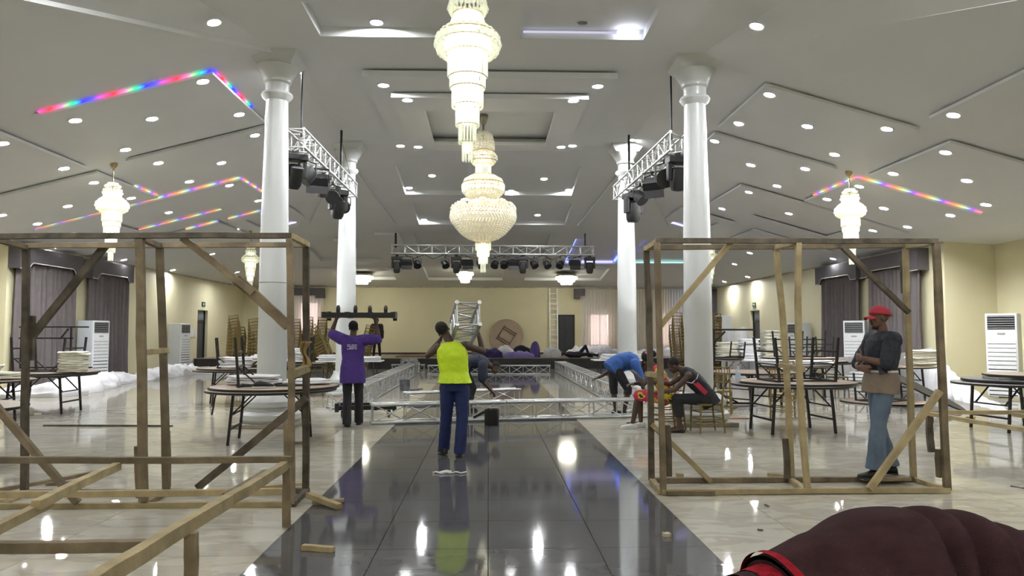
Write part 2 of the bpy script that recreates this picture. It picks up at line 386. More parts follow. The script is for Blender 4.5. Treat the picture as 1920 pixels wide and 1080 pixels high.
# doors
def door(n, x0, x1, y0, y1, z0, z1, glass=False):
    f = struct(bpy.data.objects.new('door_%d' % n, None)); COL.objects.link(f)
    ax = (x1 - x0) > (y1 - y0)
    MB().box(x0, x1, y0, y1, z0, z1).build('door_leaf', M_DOOR, f, bevel=.01)
    t = .02
    if ax:
        MB().box(x0 - .0, x0 + .06, y0 - .03, y1, z0, z1).box(x1 - .06, x1, y0 - .03, y1, z0, z1).box(x0, x1, y0 - .03, y1, z1 - .06, z1).build('door_frame', M_BLK, f)
        MB().box(x0 + .38, x0 + .40, y0 - .02, y0, z0 + .05, z1 - .1).build('door_panel_bead', M_BLK, f)
        MB().tube([(x1 - .12, y0 - .06, z0 + .95), (x1 - .12, y0 - .06, z0 + 1.15)], .012).build('door_handle', M_CHR, f)
    else:
        s = 1 if x0 < 0 else -1; xf = x1 if s > 0 else x0
        MB().box(min(xf, xf + s * .04), max(xf, xf + s * .04), y0, y0 + .07, z0, z1).box(min(xf, xf + s * .04), max(xf, xf + s * .04), y1 - .07, y1, z0, z1).box(min(xf, xf + s * .04), max(xf, xf + s * .04), y0, y1, z1 - .5, z1 - .44).build('door_frame', M_BLK, f)
        MB().box(min(xf, xf + s * .01), max(xf, xf + s * .01), y0 + .1, y1 - .1, z1 - .42, z1 - .06).build('door_glass', mat('door_glass', srgb(110, 118, 126), .1, .2), f)
        MB().tube([(xf + s * .07, y0 + .2, 1.0), (xf + s * .07, y0 + .2, 1.35)], .014).build('door_handle', M_CHR, f)
    return f
door(1, XL - .2, XL - .15, 33.32, 34.48, 0, 2.58)
door(2, XR + .15, XR + .2, 33.02, 34.18, 0, 2.58)
door(3, 3.67, 4.55, YB + .05, YB + .1, ZS, 2.54)
# skirting
struct(MB().box(XL, XL + .02, YBL, 33.3, 0, .11).build('baseboard_left', M_DKTR))
struct(MB().box(XR - .02, XR, YBR, 33.0, 0, .11).build('baseboard_right', M_DKTR))
struct(MB().box(XL, XR, YB - .02, YB, ZS, ZS + .09).build('baseboard_back', M_DKTR))
# crumbling cornice line at wall tops
for nm, a, b in (('trim_1', (XL + .02, YBL), (XL + .02, YB)), ('trim_2', (XR - .02, YBR), (XR - .02, YB)), ('trim_3', (XL, YB - .02), (XR, YB - .02))):
    m = MB(); a = Vector((*a, HW - .02)); b = Vector((*b, HW - .02)); n = 60
    for i in range(n):
        m.beam(a.lerp(b, i / n), a.lerp(b, (i + 1) / n), .03, .03 + R.uniform(0, .05))
    struct(m.build(nm, mat('cornice', srgb(178, 172, 156), .8, var=.25, scale=3)))
# ceiling --------------------------------------------------------
cl = struct(bpy.data.objects.new('ceiling', None)); COL.objects.link(cl)
def holed(us, vs, holes, zf, depth, name, clip=None):
    U = sorted({*us, *[h[0] for h in holes], *[h[1] for h in holes]}); V = sorted({*vs, *[h[2] for h in holes], *[h[3] for h in holes]})
    bm = bmesh.new(); cache = {}
    def vt(x, y, d):
        k = (round(x, 4), round(y, 4), d)
        if k not in cache: cache[k] = bm.verts.new((x, y, zf(x, y) + d))
        return cache[k]
    inh = lambda u, v: any(h[0] < u < h[1] and h[2] < v < h[3] for h in holes)
    for u0, u1 in zip(U, U[1:]):
        for v0, v1 in zip(V, V[1:]):
            d = depth if inh((u0 + u1) / 2, (v0 + v1) / 2) else 0
            bm.faces.new([vt(u0, v0, d), vt(u0, v1, d), vt(u1, v1, d), vt(u1, v0, d)])
    for (a, b, c, e) in holes:
        for (p, q) in (((a, c), (b, c)), ((b, c), (b, e)), ((b, e), (a, e)), ((a, e), (a, c))):
            vv = [bm.verts.new((x, y, zf(x, y) + d)) for (x, y, d) in ((*p, 0), (*q, 0), (*q, depth), (*p, depth))]
            bm.faces.new(vv)
    if clip:
        for co, no in clip:
            bmesh.ops.bisect_plane(bm, geom=bm.verts[:] + bm.edges[:] + bm.faces[:], plane_co=co, plane_no=no, clear_outer=True)
    me = bpy.data.meshes.new(name); bm.to_mesh(me); bm.free(); me.materials.append(M_CEIL)
    return obj(name, me, cl)
T1 = [(-2.75, -.55, 10.75, 12.0), (.52, 2.55, 10.75, 12.0)]
holed((-3.6, 3.6), (-.62, 19), T1, lambda x, y: ZC, .16, 'flat_ceiling')
T3 = [(-2.6, -.62, 20.55, 23.25), (.5, 2.6, 20.55, 23.25), (-2.5, -.62, 24.25, 26.8), (.5, 2.75, 24.25, 26.8),
      (-3.02, .7, 34.3, 37.5), (1.8, 5.65, 34.5, 37.5), (-6.6, -4.6, 34.5, 37.4), (-7.4, -4.65, 28.4, 33.2), (3.4, 5.7, 28.9, 33.5), (6.1, 9.2, 28.9, 33.4),
      (-2.9, -1.3, 28.4, 32.3), (.8, 2.4, 28.4, 32.3)]
hipL = Vector((-9.2, 20.4, 0)); hipR = Vector((8.5, 20.4, 0))
holed((XL, XR), (19, YB), T3, zB, .14, 'back_slope', clip=[((-3.6, 19, 0), (-hipL.y, hipL.x, 0)), ((3.6, 19, 0), (hipR.y, -hipR.x, 0))])
YG = -.62
def quad(name, pts, m=M_CEIL): return MB().add(pts, [tuple(range(len(pts)))]).build(name, m, cl)
quad('left_slope', [(-3.6, 12.8, ZC), (-3.6, 19, ZC), (XL, YB, HW), (XL, YG, HW)])
quad('right_slope', [(3.6, 12.8, ZC), (3.6, 19, ZC), (XR, YB, HW), (XR, .4, HW)])
quad('left_bay_ceiling', [(XL, -6, HW), (XL, YBL, HW), (XL2, YBL, HW - .08), (XL2, -6, HW - .08)])
quad('right_bay_ceiling', [(XR, -6, HW), (XR, YBR, HW), (XR2, YBR, HW - .08), (XR2, -6, HW - .08)])
xg = 3.6 + .306 * 13.42
quad('near_flat_left', [(-3.6, 12.8, ZC), (-3.6, YG, ZC), (-xg, YG, ZC)])
quad('near_flat_right', [(3.6, 12.8, ZC), (3.6, YG, ZC), (xg, YG, ZC)])
quad('near_flat_back', [(-xg, YG, ZC), (xg, YG, ZC), (xg, -6, ZC), (-xg, -6, ZC)])
quad('left_gable', [(-3.6, 12.8, ZC), (-xg, YG, ZC), (XL, YG, HW)])
quad('right_gable', [(3.6, 12.8, ZC), (xg, YG, ZC), (XR, .4, HW)])
for q0, q1, qw in (((-3.75, 12.6, ZC - .03), (XL, YG, HW), .14), ((3.75, 12.6, ZC - .01), (XR, .4, HW), .05)): MB().beam(q0, q1, qw, qw * .6).build('gable_moulding', M_CEIL, cl)
quad('near_slope_left', [(-xg, YG, ZC), (-xg, -6, ZC), (XL, -6, HW), (XL, YG, HW)])
quad('near_slope_right', [(xg, YG, ZC), (xg, -6, ZC), (XR, -6, HW), (XR, .4, HW)])
# hanging panels on the slopes
def slab(name, x0, x1, y0, y1, zf, drop=.09, th=.05, holes=(), lip=True):
    mb = MB(); U = sorted({x0, x1, *[h[0] for h in holes], *[h[1] for h in holes]}); V = sorted({y0, y1, *[h[2] for h in holes], *[h[3] for h in holes]})
    for a, b in zip(U, U[1:]):
        for c, d in zip(V, V[1:]):
            if any(h[0] < (a + b) / 2 < h[1] and h[2] < (c + d) / 2 < h[3] for h in holes): continue
            vs = [(x, y, zf(x, y) - drop + k) for k in (0, th) for (x, y) in ((a, c), (b, c), (b, d), (a, d))]
            mb.add(vs, [(0, 3, 2, 1), (4, 5, 6, 7), (0, 1, 5, 4), (1, 2, 6, 5), (2, 3, 7, 6), (3, 0, 4, 7)])
    o = mb.build(name, M_CEIL, cl)
    if drop - th > .01:
        i = .07
        vs = [(x, y, zf(x, y) - k) for k in (0, drop - th) for (x, y) in ((x0 + i, y0 + i), (x1 - i, y0 + i), (x1 - i, y1 - i), (x0 + i, y1 - i))]
        if not holes: MB().add(vs, [(0, 1, 5, 4), (1, 2, 6, 5), (2, 3, 7, 6), (3, 0, 4, 7)]).build('panel_rim', M_CEIL, cl)
    return o
PANL = {'a': (-7.75, -4.75, 12.75, 15.75), 'b': (-11.45, -8.5, 12.95, 15.9), 'c': (-7.75, -4.8, 16.0, 19.0), 'd': (-11.7, -8.5, 16.3, 19.3), 'e': (-11.7, -6.5, 19.5, 22.9)}
PANR = {'a': (4.9, 7.65, 12.85, 15.6), 'b': (4.95, 7.65, 16.0, 18.9), 'c': (6.65, 11.1, 19.3, 22.9), 'd': (8.25, 11.05, 16.3, 19.1), 'e': (8.3, 11.0, 13.0, 15.9), 'f': (7.5, 11.0, 9.0, 12.3)}
for k, v in PANL.items():
    if k == 'e': slab('ceiling_panel', *v, zL, holes=[(-10.35, -7.85, 20.75, 22.2)])
    else: slab('ceiling_panel', *v, zL)
for k, v in PANR.items():
    if k == 'c': slab('ceiling_panel', *v, zR, holes=[(7.9, 10.2, 20.7, 22.1)])
    else: slab('ceiling_panel', *v, zR)
slab('ceiling_panel', -11.4, -8.5, 23.6, 27.2, zL); slab('ceiling_panel', 8.6, 11.2, 23.8, 27.5, zR)
slab('ceiling_panel', -8.2, -6.4, 23.6, 27.2, zL, holes=[(-7.9, -6.7, 24.2, 26.6)]); slab('ceiling_panel', 6.2, 7.9, 23.6, 27.0, zR, holes=[(6.5, 7.6, 24.2, 26.4)])
# central stepped square
slab('ceiling_panel', -2.32, 2.38, 13.45, 18.75, lambda x, y: ZC, drop=.15, th=.11, holes=[(-1.75, 1.8, 14.6, 18.2)])
slab('ceiling_panel', -1.9, 1.95, 14.3, 18.5, lambda x, y: ZC - .15, drop=.12, th=.09, holes=[(-1.33, 1.38, 15.15, 17.95)])
# triangular facets round the far columns
for s, xs in ((1, (3.9, 3.2, 6.5)), (-1, (-3.7, -3.35, -6.4))):
    a = Vector((s * 3.85, 19.6, 0)); b = Vector((xs[1], 26.7, 0)); c = Vector((xs[2], 26.7, 0)); vs = []
    for k in (-.07, .0):
        for p_ in (a, b, c): vs.append((p_.x, p_.y, min(zB(p_.x, p_.y), zL(-abs(p_.x)) if s < 0 else zR(abs(p_.x))) + k - .01))
    MB().add(vs, [(0, 2, 1), (0, 1, 4, 3), (1, 2, 5, 4), (2, 0, 3, 5)]).build('ceiling_facet', M_CEIL, cl)
# arms of the farther coffers
def strip(x0, x1, y0, y1, zf, h=.09): slab('ceiling_band', x0, x1, y0, y1, zf, drop=h, th=h - .005)
for a in ((-4.3, -3.4, 28.0, 30.6), (-8.6, -4.7, 34.3, 34.75), (-2.0, .45, 33.6, 34.1), (2.6, 5.4, 34.0, 34.4), (-6.0, -5.4, 29.0, 31.0)):
    strip(*a, zB)
# coloured light strips tucked between panel and slope
RGB = [(1, .06, .05), (.1, 1, .25), (.05, .08, 1)]
WARMS = [(1, .25, .12), (.9, .5, .2), (.25, .12, 1), (.5, .15, 1)]
E_RGB = led_mat('rgb_led', 1.5, [(1, .05, .05), (.9, .2, .5), (.05, .9, .3), (.05, .05, 1), (.1, .1, 1), (.9, .1, .4)], .95)
E_WRM = led_mat('warm_led', 1.3, [(1, .3, .1), (1, .6, .25), (.5, .9, .5), (.25, .1, 1), (.9, .25, .5)], 1.5)
E_BLU = emis('blue_led', (.12, .18, 1), 5.0)
E_VIO = emis('violet_led', (.55, .5, 1), 3.0)
E_GRN = emis('pale_green_led', (.45, .95, .9), 1.8)
def led(p0, p1, m, zf, d=.05, w_=.035):
    a = Vector((p0[0], p0[1], zf(*p0) - d)); b = Vector((p1[0], p1[1], zf(*p1) - d))
    MB().beam(a, b, w_, .02).build('light_strip', m, cl)
a = PANL['a']; led((a[0] + .1, a[2] - .02), (a[1], a[2] - .02), E_RGB, zL, .035, .08); led((a[1] + .02, a[2]), (a[1] + .02, a[3] - .9), E_RGB, zL, .035, .05)
a = PANL['e']; led((a[0], a[2] - .02), (a[1], a[2] - .02), E_WRM, zL, .035, .08); led((a[1] + .02, a[2]), (a[1] + .02, a[3]), E_WRM, zL, .035, .05)
led((-10.3, 22.2), (-7.9, 22.2), E_WRM, zL, .04, .06); led((-9.5, 23.58), (-8.5, 23.58), E_WRM, zL, .035, .06); led((-8.2, 23.58), (-6.4, 23.58), E_WRM, zL, .035, .05)
led((-8.48, 18.0), (-8.48, 19.2), E_WRM, zL, .035, .05); led((-7.9, 26.6), (-6.7, 26.6), E_VIO, zL, .04, .08)
a = PANR['d']; led((a[0], a[2] - .02), (a[1], a[2] - .02), E_WRM, zR, .035, .08); led((a[0] - .02, a[2]), (a[0] - .02, a[3] - .6), E_WRM, zR, .035, .05)
led((6.5, 26.4), (7.6, 26.4), E_VIO, zR, .04, .08)
led((3.45, 28.95), (5.65, 28.95), E_BLU, zB, -.10, .08); led((5.66, 29), (5.66, 33.4), E_BLU, zB, -.1, .06); led((3.44, 29), (3.44, 33.4), E_BLU, zB, -.1, .06); led((3.5, 33.45), (5.6, 33.45), E_VIO, zB, -.08)
led((6.15, 33.35), (9.15, 33.35), E_GRN, zB, -.05, .05); led((6.15, 29), (6.15, 33.3), E_BLU, zB, -.1, .05)
led((.56, 11.96), (2.5, 11.96), emis('t1_led', (.8, .8, 1), .7), lambda x, y: ZC, -.1, .04)
MB().box(2.1, 2.45, 11.86, 11.95, ZC + .02, ZC + .10).build('light_strip', emis('t1_hot', (.85, .86, 1), 6), cl)
# columns ------------------------------------------------------
def column(n, x, y, lab):
    t = struct(bpy.data.objects.new('column_%d' % n, None)); COL.objects.link(t); t.location = (x, y, 0)
    pw_ = .52 if n < 3 else .42; MB().box(-pw_, pw_, -pw_, pw_, 0, .07).build('plinth', mat('plinth_wood', srgb(150, 142, 128), .6, var=.15), t, bevel=.01)
    MB().lathe([(q * (1 if n < 3 or z > .5 else .86), z) for q, z in ((.46, .07), (.5, .12), (.5, .2), (.46, .25), (.40, .27), (.40, .3), (.45, .34), (.45, .42), (.40, .48), (.3, .55), (.29, .62), (.28, .62))], 40).build('base', M_COLM, t, 35)
    MB().lathe([(.245, .6), (.235, 3.2), (.185, ZC - .62)], 40).build('shaft', M_COLM, t, 35)
    MB().lathe([(.19, ZC - .8), (.25, ZC - .74), (.27, ZC - .70), (.25, ZC - .66), (.2, ZC - .64), (.2, ZC - .5), (.235, ZC - .47), (.235, ZC - .43), (.25, ZC - .4), (.33, ZC - .27), (.36, ZC - .2)], 40).build('capital', M_COLM, t, 35)
    ab = MB(); 
    for i in range(1): ab.lathe([(.42, ZC - .2), (.56, ZC - .06), (.58, ZC), (.58, ZC + .05)], 4, M=Matrix.Rotation(pi / 4, 3, 'Z'))
    ab.build('abacus', M_COLM, t)
    MB().lathe([(.246, 2.42), (.246, 2.43)], 40).build('shaft_joint', mat('joint_line', srgb(120, 120, 118), .7), t) if n == 1 else None
    return t
column(1, -3.7, 12.95, ''); column(2, 3.66, 12.95, ''); column(3, -3.6, 19.0, ''); column(4, 3.54, 19.0, '')
# downlights ----------------------------------------------------
ring_me = MB().lathe([(.085, 0), (.12, 0), (.12, -.012), (.1, -.016), (.085, -.004)], 20).mesh('ring', M_WPL, 40)
disc_me = MB().add([(.088 * cos(2 * pi * i / 20), .088 * sin(2 * pi * i / 20), -.004) for i in range(20)], [tuple(range(20))[::-1]]).mesh('diffuser', E_LAMP)
off_me = MB().add([(.088 * cos(2 * pi * i / 20), .088 * sin(2 * pi * i / 20), -.004) for i in range(20)], [tuple(range(20))[::-1]]).mesh('diffuser', M_WPL)
def lamp(pt, nrm, label, on=True, s=1.0):
    t = thing('ceiling_light', label, 'ceiling light', pt, 0, 'recessed downlights in the ceiling')
    q = Vector((0, 0, 1)).rotation_difference(Vector(nrm).normalized()); t.rotation_euler = q.to_euler(); t.scale = (s, s, 1)
    obj('ring', ring_me, t); obj('diffuser', disc_me if on else off_me, t)
nL = (-KL, 0, 1); nR = (KR, 0, 1); nB = (0, KB, 1); nF = (0, 0, 1)
def lights(lst, pt, n, desc):
    for px, py, pos in lst:
        lamp(PLN(px, py, pt, n) + Vector((0, 0, -.002)), n, 'round downlight %s %s' % (pos, desc))
pL = (-3.6, 0, ZC - .09); pR = (3.6, 0, ZC - .09); pL0 = (-3.6, 0, ZC); pR0 = (3.6, 0, ZC)
lights([(380, 152, 'at the near inner corner'), (141, 225, 'at the near outer corner'), (285, 222, 'in the middle'), (448, 214, 'at the far inner corner'), (235, 280, 'at the far outer corner')], pL, nL, 'of the left panel edged in coloured light')
lights([(5, 268, 'near the tip'), (120, 315, 'at the far corner')], pL, nL, 'of the panel cut by the left picture edge')
lights([(478, 253, 'at the near inner corner'), (297, 305, 'at the near outer corner'), (415, 305, 'in the middle'), (355, 340, 'at the far outer corner')], pL, nL, 'of the panel behind the near left column')
lights([(176, 342, 'at the near inner corner'), (127, 386, 'in the middle'), (246, 371, 'at the far inner corner'), (70, 419, 'at the far outer corner'), (3, 403, 'at the near outer corner')], pL, nL, 'of the panel behind the left chandelier')
lights([(430, 347, 'at the near inner corner'), (484, 376, 'at the far inner corner'), (316, 398, 'in the middle'), (136, 437, 'at the near outer corner')], pL, nL, 'of the wide left panel with a sunken middle')
lights([(108, 463, 'nearest in the row'), (232, 487, 'second in the row'), (324, 506, 'third in the row'), (445, 510, 'farthest in the row'), (575, 440, 'in the notch above the frame corner'), (577, 477, 'below the notch'), (317, 465, 'between the two central posts'), (398, 476, 'left of the small far chandelier'), (443, 430, 'above the small far chandelier'), (401, 41, 'high at the top left')], pL0, nL, 'along the left ceiling slope')
lights([(1443, 177, 'at the near inner corner'), (1385, 231, 'at the far inner corner'), (1514, 236, 'in the middle'), (1663, 241, 'at the near outer corner'), (1565, 289, 'at the far outer corner')], pR, nR, 'of the biggest panel right of the columns')
lights([(1340, 264, 'at the near inner corner'), (1408, 309, 'in the middle'), (1510, 316, 'at the near outer corner'), (1457, 348, 'at the far outer corner')], pR, nR, 'of the panel touching the near right column')
lights([(1404, 360, 'at the near inner corner'), (1354, 391, 'at the far inner corner'), (1479, 400, 'in the middle'), (1637, 432, 'at the near outer corner')], pR, nR, 'of the wide right panel with a sunken middle')
lights([(1611, 349, 'at the near inner corner'), (1551, 373, 'at the far inner corner'), (1657, 390, 'in the middle'), (1782, 403, 'at the near outer corner'), (1702, 425, 'at the far outer corner')], pR, nR, 'of the right panel edged in coloured light')
lights([(1773, 285, 'at the near inner corner'), (1675, 325, 'at the far inner corner'), (1813, 338, 'in the middle'), (1849, 383, 'at the far outer corner')], pR, nR, 'of the panel at the right picture edge')
lights([(1788, 215, 'at the far corner')], pR, nR, 'of the topmost panel on the right edge')
lights([(1250, 448, 'in the notch above the right frame corner'), (1251, 487, 'below the notch by the right frame'), (1406, 474, 'nearest the wide panel'), (1377, 495, 'beside the right column'), (1413, 440, 'behind the wide panel'), (1358, 528, 'farthest in the row'), (1402, 519, 'third in the row'), (1562, 485, 'nearest in the row'), (1419, 48, 'high at the top right')], pR0, nR, 'along the right ceiling slope')
pB = (0, 19, ZC); pB2 = (0, 19, ZC + .14)
lights([(810, 329, 'in the middle of the left'), (767, 352, 'at the corner of the left'), (1020, 335, 'in the middle of the right'), (1066, 356, 'at the outer corner of the right'), (958, 358, 'at the inner corner of the right')], pB2, nB, 'sunken tray beyond the stepped square')
lights([(1008, 403, 'in the middle of the right'), (795, 412, 'at the corner of the left'), (1056, 417, 'at the corner of the right')], pB2, nB, 'second sunken tray beyond the stepped square')
lights([(697, 487, 'in the sunken tray left of the back truss'), (800, 526, 'in the left corner of the centre coffer'), (935, 525, 'in the right corner of the centre coffer'), (1000, 526, 'in the left corner of the right coffer'), (1117, 524, 'in the right corner of the right coffer'), (752, 528, 'in the left coffer'), (793, 483, 'behind the left end of the back truss'), (1148, 490, 'in the blue lit tray'), (1071, 496, 'behind the right end of the back truss')], pB2, nB, 'by the stage')
lights([(663, 400, 'beside the far left column')], pB, nB, 'under the sloped ceiling')
pF = (0, 0, ZC + .16)
lights([(706, 41, 'in the left tray')], pF, nF, 'nearest the camera')
lights([(988, 66, 'in the left corner of the right tray')], pF, nF, 'nearest the camera')
lights([(719, 159, 'left'), (1121, 161, 'right'), (751, 273, 'at the far left corner'), (1073, 273, 'at the far right corner')], (0, 0, ZC - .15), nF, 'on the outer band of the stepped square')
lights([(764, 187, 'left'), (1075, 188, 'right'), (784, 275, 'at the far left corner'), (1052, 275, 'at the far right corner')], (0, 0, ZC - .27), nF, 'on the inner band of the stepped square')
lights([(630, 259, 'beside the far left column capital'), (1187, 262, 'beside the far right column capital')], (0, 0, ZC), nF, 'by the truss rod')
lights([(557, 133, 'beside the near left column capital'), (1282, 147, 'beside the near right column capital')], (0, 0, ZC), nF, 'on the flat ceiling')
lamp(FL(1092, 42, ZC + .16), nF, 'unlit round downlight in the near right ceiling tray', on=False)
bg = 0
for (x, y) in [(x, y) for y in (-4, -1.5, 1, 3.5, 6, 8.2) for x in (-5, -2, 2, 5)] + [(s * x, y) for s in (-1, 1) for x in (8.5, 11.3) for y in (-3, 0, 3, 6, 9)]:  # extra downlights outside the view, added to light the foreground
    z = ZC
    n = nF
    if abs(x) > 7.8: z = (zL(x) if x < 0 else zR(x)); n = nL if x < 0 else nR
    if y < 9.5 and abs(x) < 3.5 and y > 7: continue
    lamp((x, y, z - .012), n, 'unseen downlight added behind and above the camera to light the foreground')
# ============================================================ timber frames
def timber(root, part, a, b, w_=.055, h_=.05, m=None, seg=8, bow=None, rough=.0025):
    rr = random.Random(hash((round(a[0], 2), round(b[2], 2), part)) & 0xffff if False else int(abs(a[0] * 131 + b[2] * 977 + b[0] * 57) * 100) % 99991)
    mb = MB().beam(a, b, w_, h_, seg=seg, bow=rr.uniform(-.012, .012) if bow is None else bow, rough=rough, rnd=rr)
    m = m or rr.choice([M_WOOD, M_WOOD, M_WOODL])
    return mb.build(part, m, root, bevel=.003)
def loc(root, v): return Vector(v) - root.location
# tall left frame
Yf = 6.88; Yb = 7.45
t = thing('timber_booth', 'tall open box frame of rough timber standing at the left', 'frame', (-3.2, 7.15, 0))
def TB(part, a, b, **k): return timber(t, part, loc(t, a), loc(t, b), **k)
zf = .028
TB('rail', P(-22, 444, Yf), P(546, 442, Yf), m=M_WOODD); TB('rail', P(50, 461, Yb), P(577, 459, Yb), m=M_WOOD)
TB('rail', P(-22, 447, Yf), P(50, 464, Yb), m=M_WOOD); TB('rail', P(265, 446, Yf), P(300, 461, Yb), m=M_WOOD); TB('rail', P(546, 443, Yf), P(576, 459, Yb), m=M_WOODL)
def FZ(px, py, Y, z=zf): v = P(px, py, Y); v.z = z; return v
TB('post', FZ(-18, 940, Yf), P(-20, 448, Yf), m=M_WOOD)
TB('post', FZ(269, 937, Yf, .06), P(262, 448, Yf), w_=.075, m=M_WOOD); TB('post', FZ(547, 935, Yf), P(543, 447, Yf), m=M_WOOD)
TB('post', FZ(46, 918, Yb), P(49, 465, Yb), w_=.06, m=M_WOODD); TB('post', FZ(312, 915, Yb), P(299, 463, Yb), w_=.065, m=M_WOOD); TB('post', FZ(573, 920, Yb), P(574, 463, Yb), w_=.06, m=M_WOODD)
TB('rail', FZ(-20, 948, Yf), FZ(547, 940, Yf), m=M_WOODL); TB('rail', FZ(48, 918, Yb), FZ(576, 916, Yb), m=M_WOODD)
TB('rail', FZ(-20, 948, Yf), FZ(48, 918, Yb), m=M_WOODL); TB('rail', FZ(270, 940, Yf), FZ(312, 915, Yb), m=M_WOOD); TB('rail', FZ(549, 940, Yf), FZ(576, 918, Yb), m=M_WOODD)
TB('brace', P(198, 460, Yb + .06), P(52, 640, Yb + .06), w_=.05, h_=.07, m=M_WOODD)
TB('brace', P(342, 446, Yf + .06), P(475, 550, Yf + .06), w_=.05, h_=.06, m=M_WOOD); TB('brace', P(443, 523, Yf + .1), P(541, 612, Yf + .1), w_=.06, h_=.09, m=M_WOOD)
TB('brace', P(575, 746, Yb - .06), P(370, 915, Yb - .06), w_=.05, h_=.07, m=M_WOODD)
TB('brace', P(-30, 735, Yf - .06), P(146, 943, Yf - .06), w_=.05, h_=.06, m=M_WOOD)
TB('rung', P(268, 661, Yf + .02), P(314, 657, Yb), w_=.04, h_=.05, m=M_WOODL)
TB('splice_board', P(259, 836, Yf + .05), P(262, 933, Yf + .05), m=M_WOOD, seg=2); TB('splice_board', P(312, 808, Yb + .06), P(314, 914, Yb + .06), m=M_WOOD, seg=2)
TB('splice_board', P(539, 792, Yf + .07), P(544, 898, Yf + .07), w_=.07, m=M_WOOD, seg=2); TB('splice_board', P(60, 592, Yb + .05), P(58, 676, Yb + .05), m=M_WOODD, seg=2)
TB('tie_block', P(544, 703, Yf + .08), P(576, 690, Yb - .05), w_=.07, h_=.07, m=M_WOODL)
cb = MB(); c0 = loc(t, P(573, 665, Yb - .08))
cb.grid(lambda u, v: c0 + Vector(((u - .5) * (.03 + .14 * abs(v - .5)) + .02 * sin(7 * v), -.02 - .015 * cos(9 * u), (v - .5) * .26)), 6, 10)
cb.build('knotted_cloth', mat('yellow_cloth', srgb(140, 116, 72), .8, var=.3), t, 60, solid=.006, label='knotted yellow cloth strip')
# low frame at the left
Y0 = 6.12; zt = .505
t = thing('timber_booth', 'low open box frame of rough timber lying in the left foreground', 'frame', (-2.4, 5.2, 0))
TB('rail', P(-30, 862, Y0), P(549, 861, Y0), h_=.05, m=M_WOOD)
TB('rail', (-1.63, 6.12, zt), (-1.66, 4.6, zt), h_=.07, w_=.06, m=M_WOODL); TB('rail', (-1.64, 4.85, zt), (-1.66, 2.5, zt), h_=.075, w_=.065, m=M_WOODL)
TB('splice_board', (-1.70, 5.85, zt - .01), (-1.71, 5.0, zt - .01), m=M_WOOD)
TB('rail', (-2.95, 6.12, zt), (-2.78, 4.75, zt), h_=.06, w_=.06, m=M_WOODL); TB('rail', (-2.84, 5.0, zt - .04), (-2.64, 3.6, zt - .04), h_=.06, m=M_WOODL)
TB('rail', FZ(-60, 1005, 3.87, .50), (-1.70, 3.87, .5), h_=.055, m=M_WOOD)
TB('post', (-1.615, 6.15, .01), (-1.62, 6.15, zt - .02), w_=.06, m=M_WOOD); TB('post', (-1.62, 4.2, .01), (-1.62, 4.2, zt - .03), w_=.065, m=M_WOOD)
TB('rail', P(-40, 928, 6.22), P(543, 921, 6.22), h_=.05, m=M_WOODL)
TB('post', (-4.6, 6.15, .01), (-4.6, 6.15, zt - .02), m=M_WOOD); TB('rail', (-4.6, 6.12, zt), (-4.5, 3.8, zt), m=M_WOOD)
# tall right frame
Yf = 7.28; Yb = 7.85
t = thing('timber_booth', 'tall open box frame of pale timber standing around the man in the red cap', 'frame', (3.0, 7.5, 0))
TB('rail', P(1229, 451, Yf), P(1757, 452, Yf), m=M_WOODD); TB('rail', P(1212, 464, Yb), P(1712, 460, Yb), m=M_WOOD)
TB('rail', P(1211, 467, Yb), P(1233, 453, Yf), m=M_WOODL); TB('rail', P(1456, 464, Yb), P(1492, 455, Yf), m=M_WOODL); TB('rail', P(1700, 462, Yb), P(1755, 455, Yf), m=M_WOODL)
TB('post', FZ(1244, 925, Yf), P(1232, 454, Yf), m=M_WOOD); TB('post', FZ(1222, 905, Yb), P(1212, 468, Yb), m=M_WOODD, w_=.06)
TB('post', FZ(1514, 918, Yf), P(1497, 455, Yf), m=M_WOODL, bow=.03); TB('post', FZ(1484, 893, Yb, .06), P(1455, 467, Yb), m=M_WOODL, bow=-.02)
TB('post', FZ(1776, 922, Yf), P(1755, 456, Yf), m=M_WOOD, w_=.065); TB('post', FZ(1713, 903, Yb), P(1697, 463, Yb), m=M_WOODL)
TB('rail', FZ(1240, 925, Yf), FZ(1780, 922, Yf), m=M_WOODL); TB('rail', FZ(1222, 905, Yb), FZ(1713, 902, Yb), m=M_WOOD)
TB('rail', FZ(1222, 905, Yb), FZ(1240, 925, Yf), m=M_WOODL); TB('rail', FZ(1482, 903, Yb), FZ(1512, 922, Yf), m=M_WOODL); TB('rail', FZ(1714, 903, Yb), FZ(1778, 922, Yf), m=M_WOODL)
TB('brace', P(1370, 455, Yf + .06), P(1236, 614, Yf + .06), m=M_WOODL); TB('brace', P(1579, 462, Yb - .05), P(1704, 586, Yb - .05), m=M_WOODD)
TB('brace', P(1762, 733, Yf - .05), P(1630, 917, Yf - .05), m=M_WOODL, h_=.06); TB('brace', P(1222, 796, Yb - .05), P(1333, 903, Yb - .05), m=M_WOODL)
TB('rung', P(1464, 685, Yb - .03), P(1506, 693, Yf), m=M_WOODL, h_=.05); TB('rung', P(1214, 701, Yb), P(1246, 704, Yf), m=M_WOODL, h_=.05)
TB('splice_board', P(1251, 797, Yf + .07), P(1254, 893, Yf + .07), m=M_WOODD, seg=2); TB('splice_board', P(1472, 822, Yb - .06), P(1476, 897, Yb - .06), m=M_WOODD, seg=3)
TB('splice_board', P(1762, 842, Yf + .06), P(1764, 895, Yf + .06), w_=.07, m=M_WOOD, seg=3); TB('splice_board', P(1695, 470, Yb + .05), P(1698, 550, Yb + .05), w_=.08, m=M_WOODD, seg=2)
TB('rail', FZ(1250, 915, Yf - .05), FZ(1340, 915, Yf - .05), h_=.04, w_=.04, m=M_WOOD)
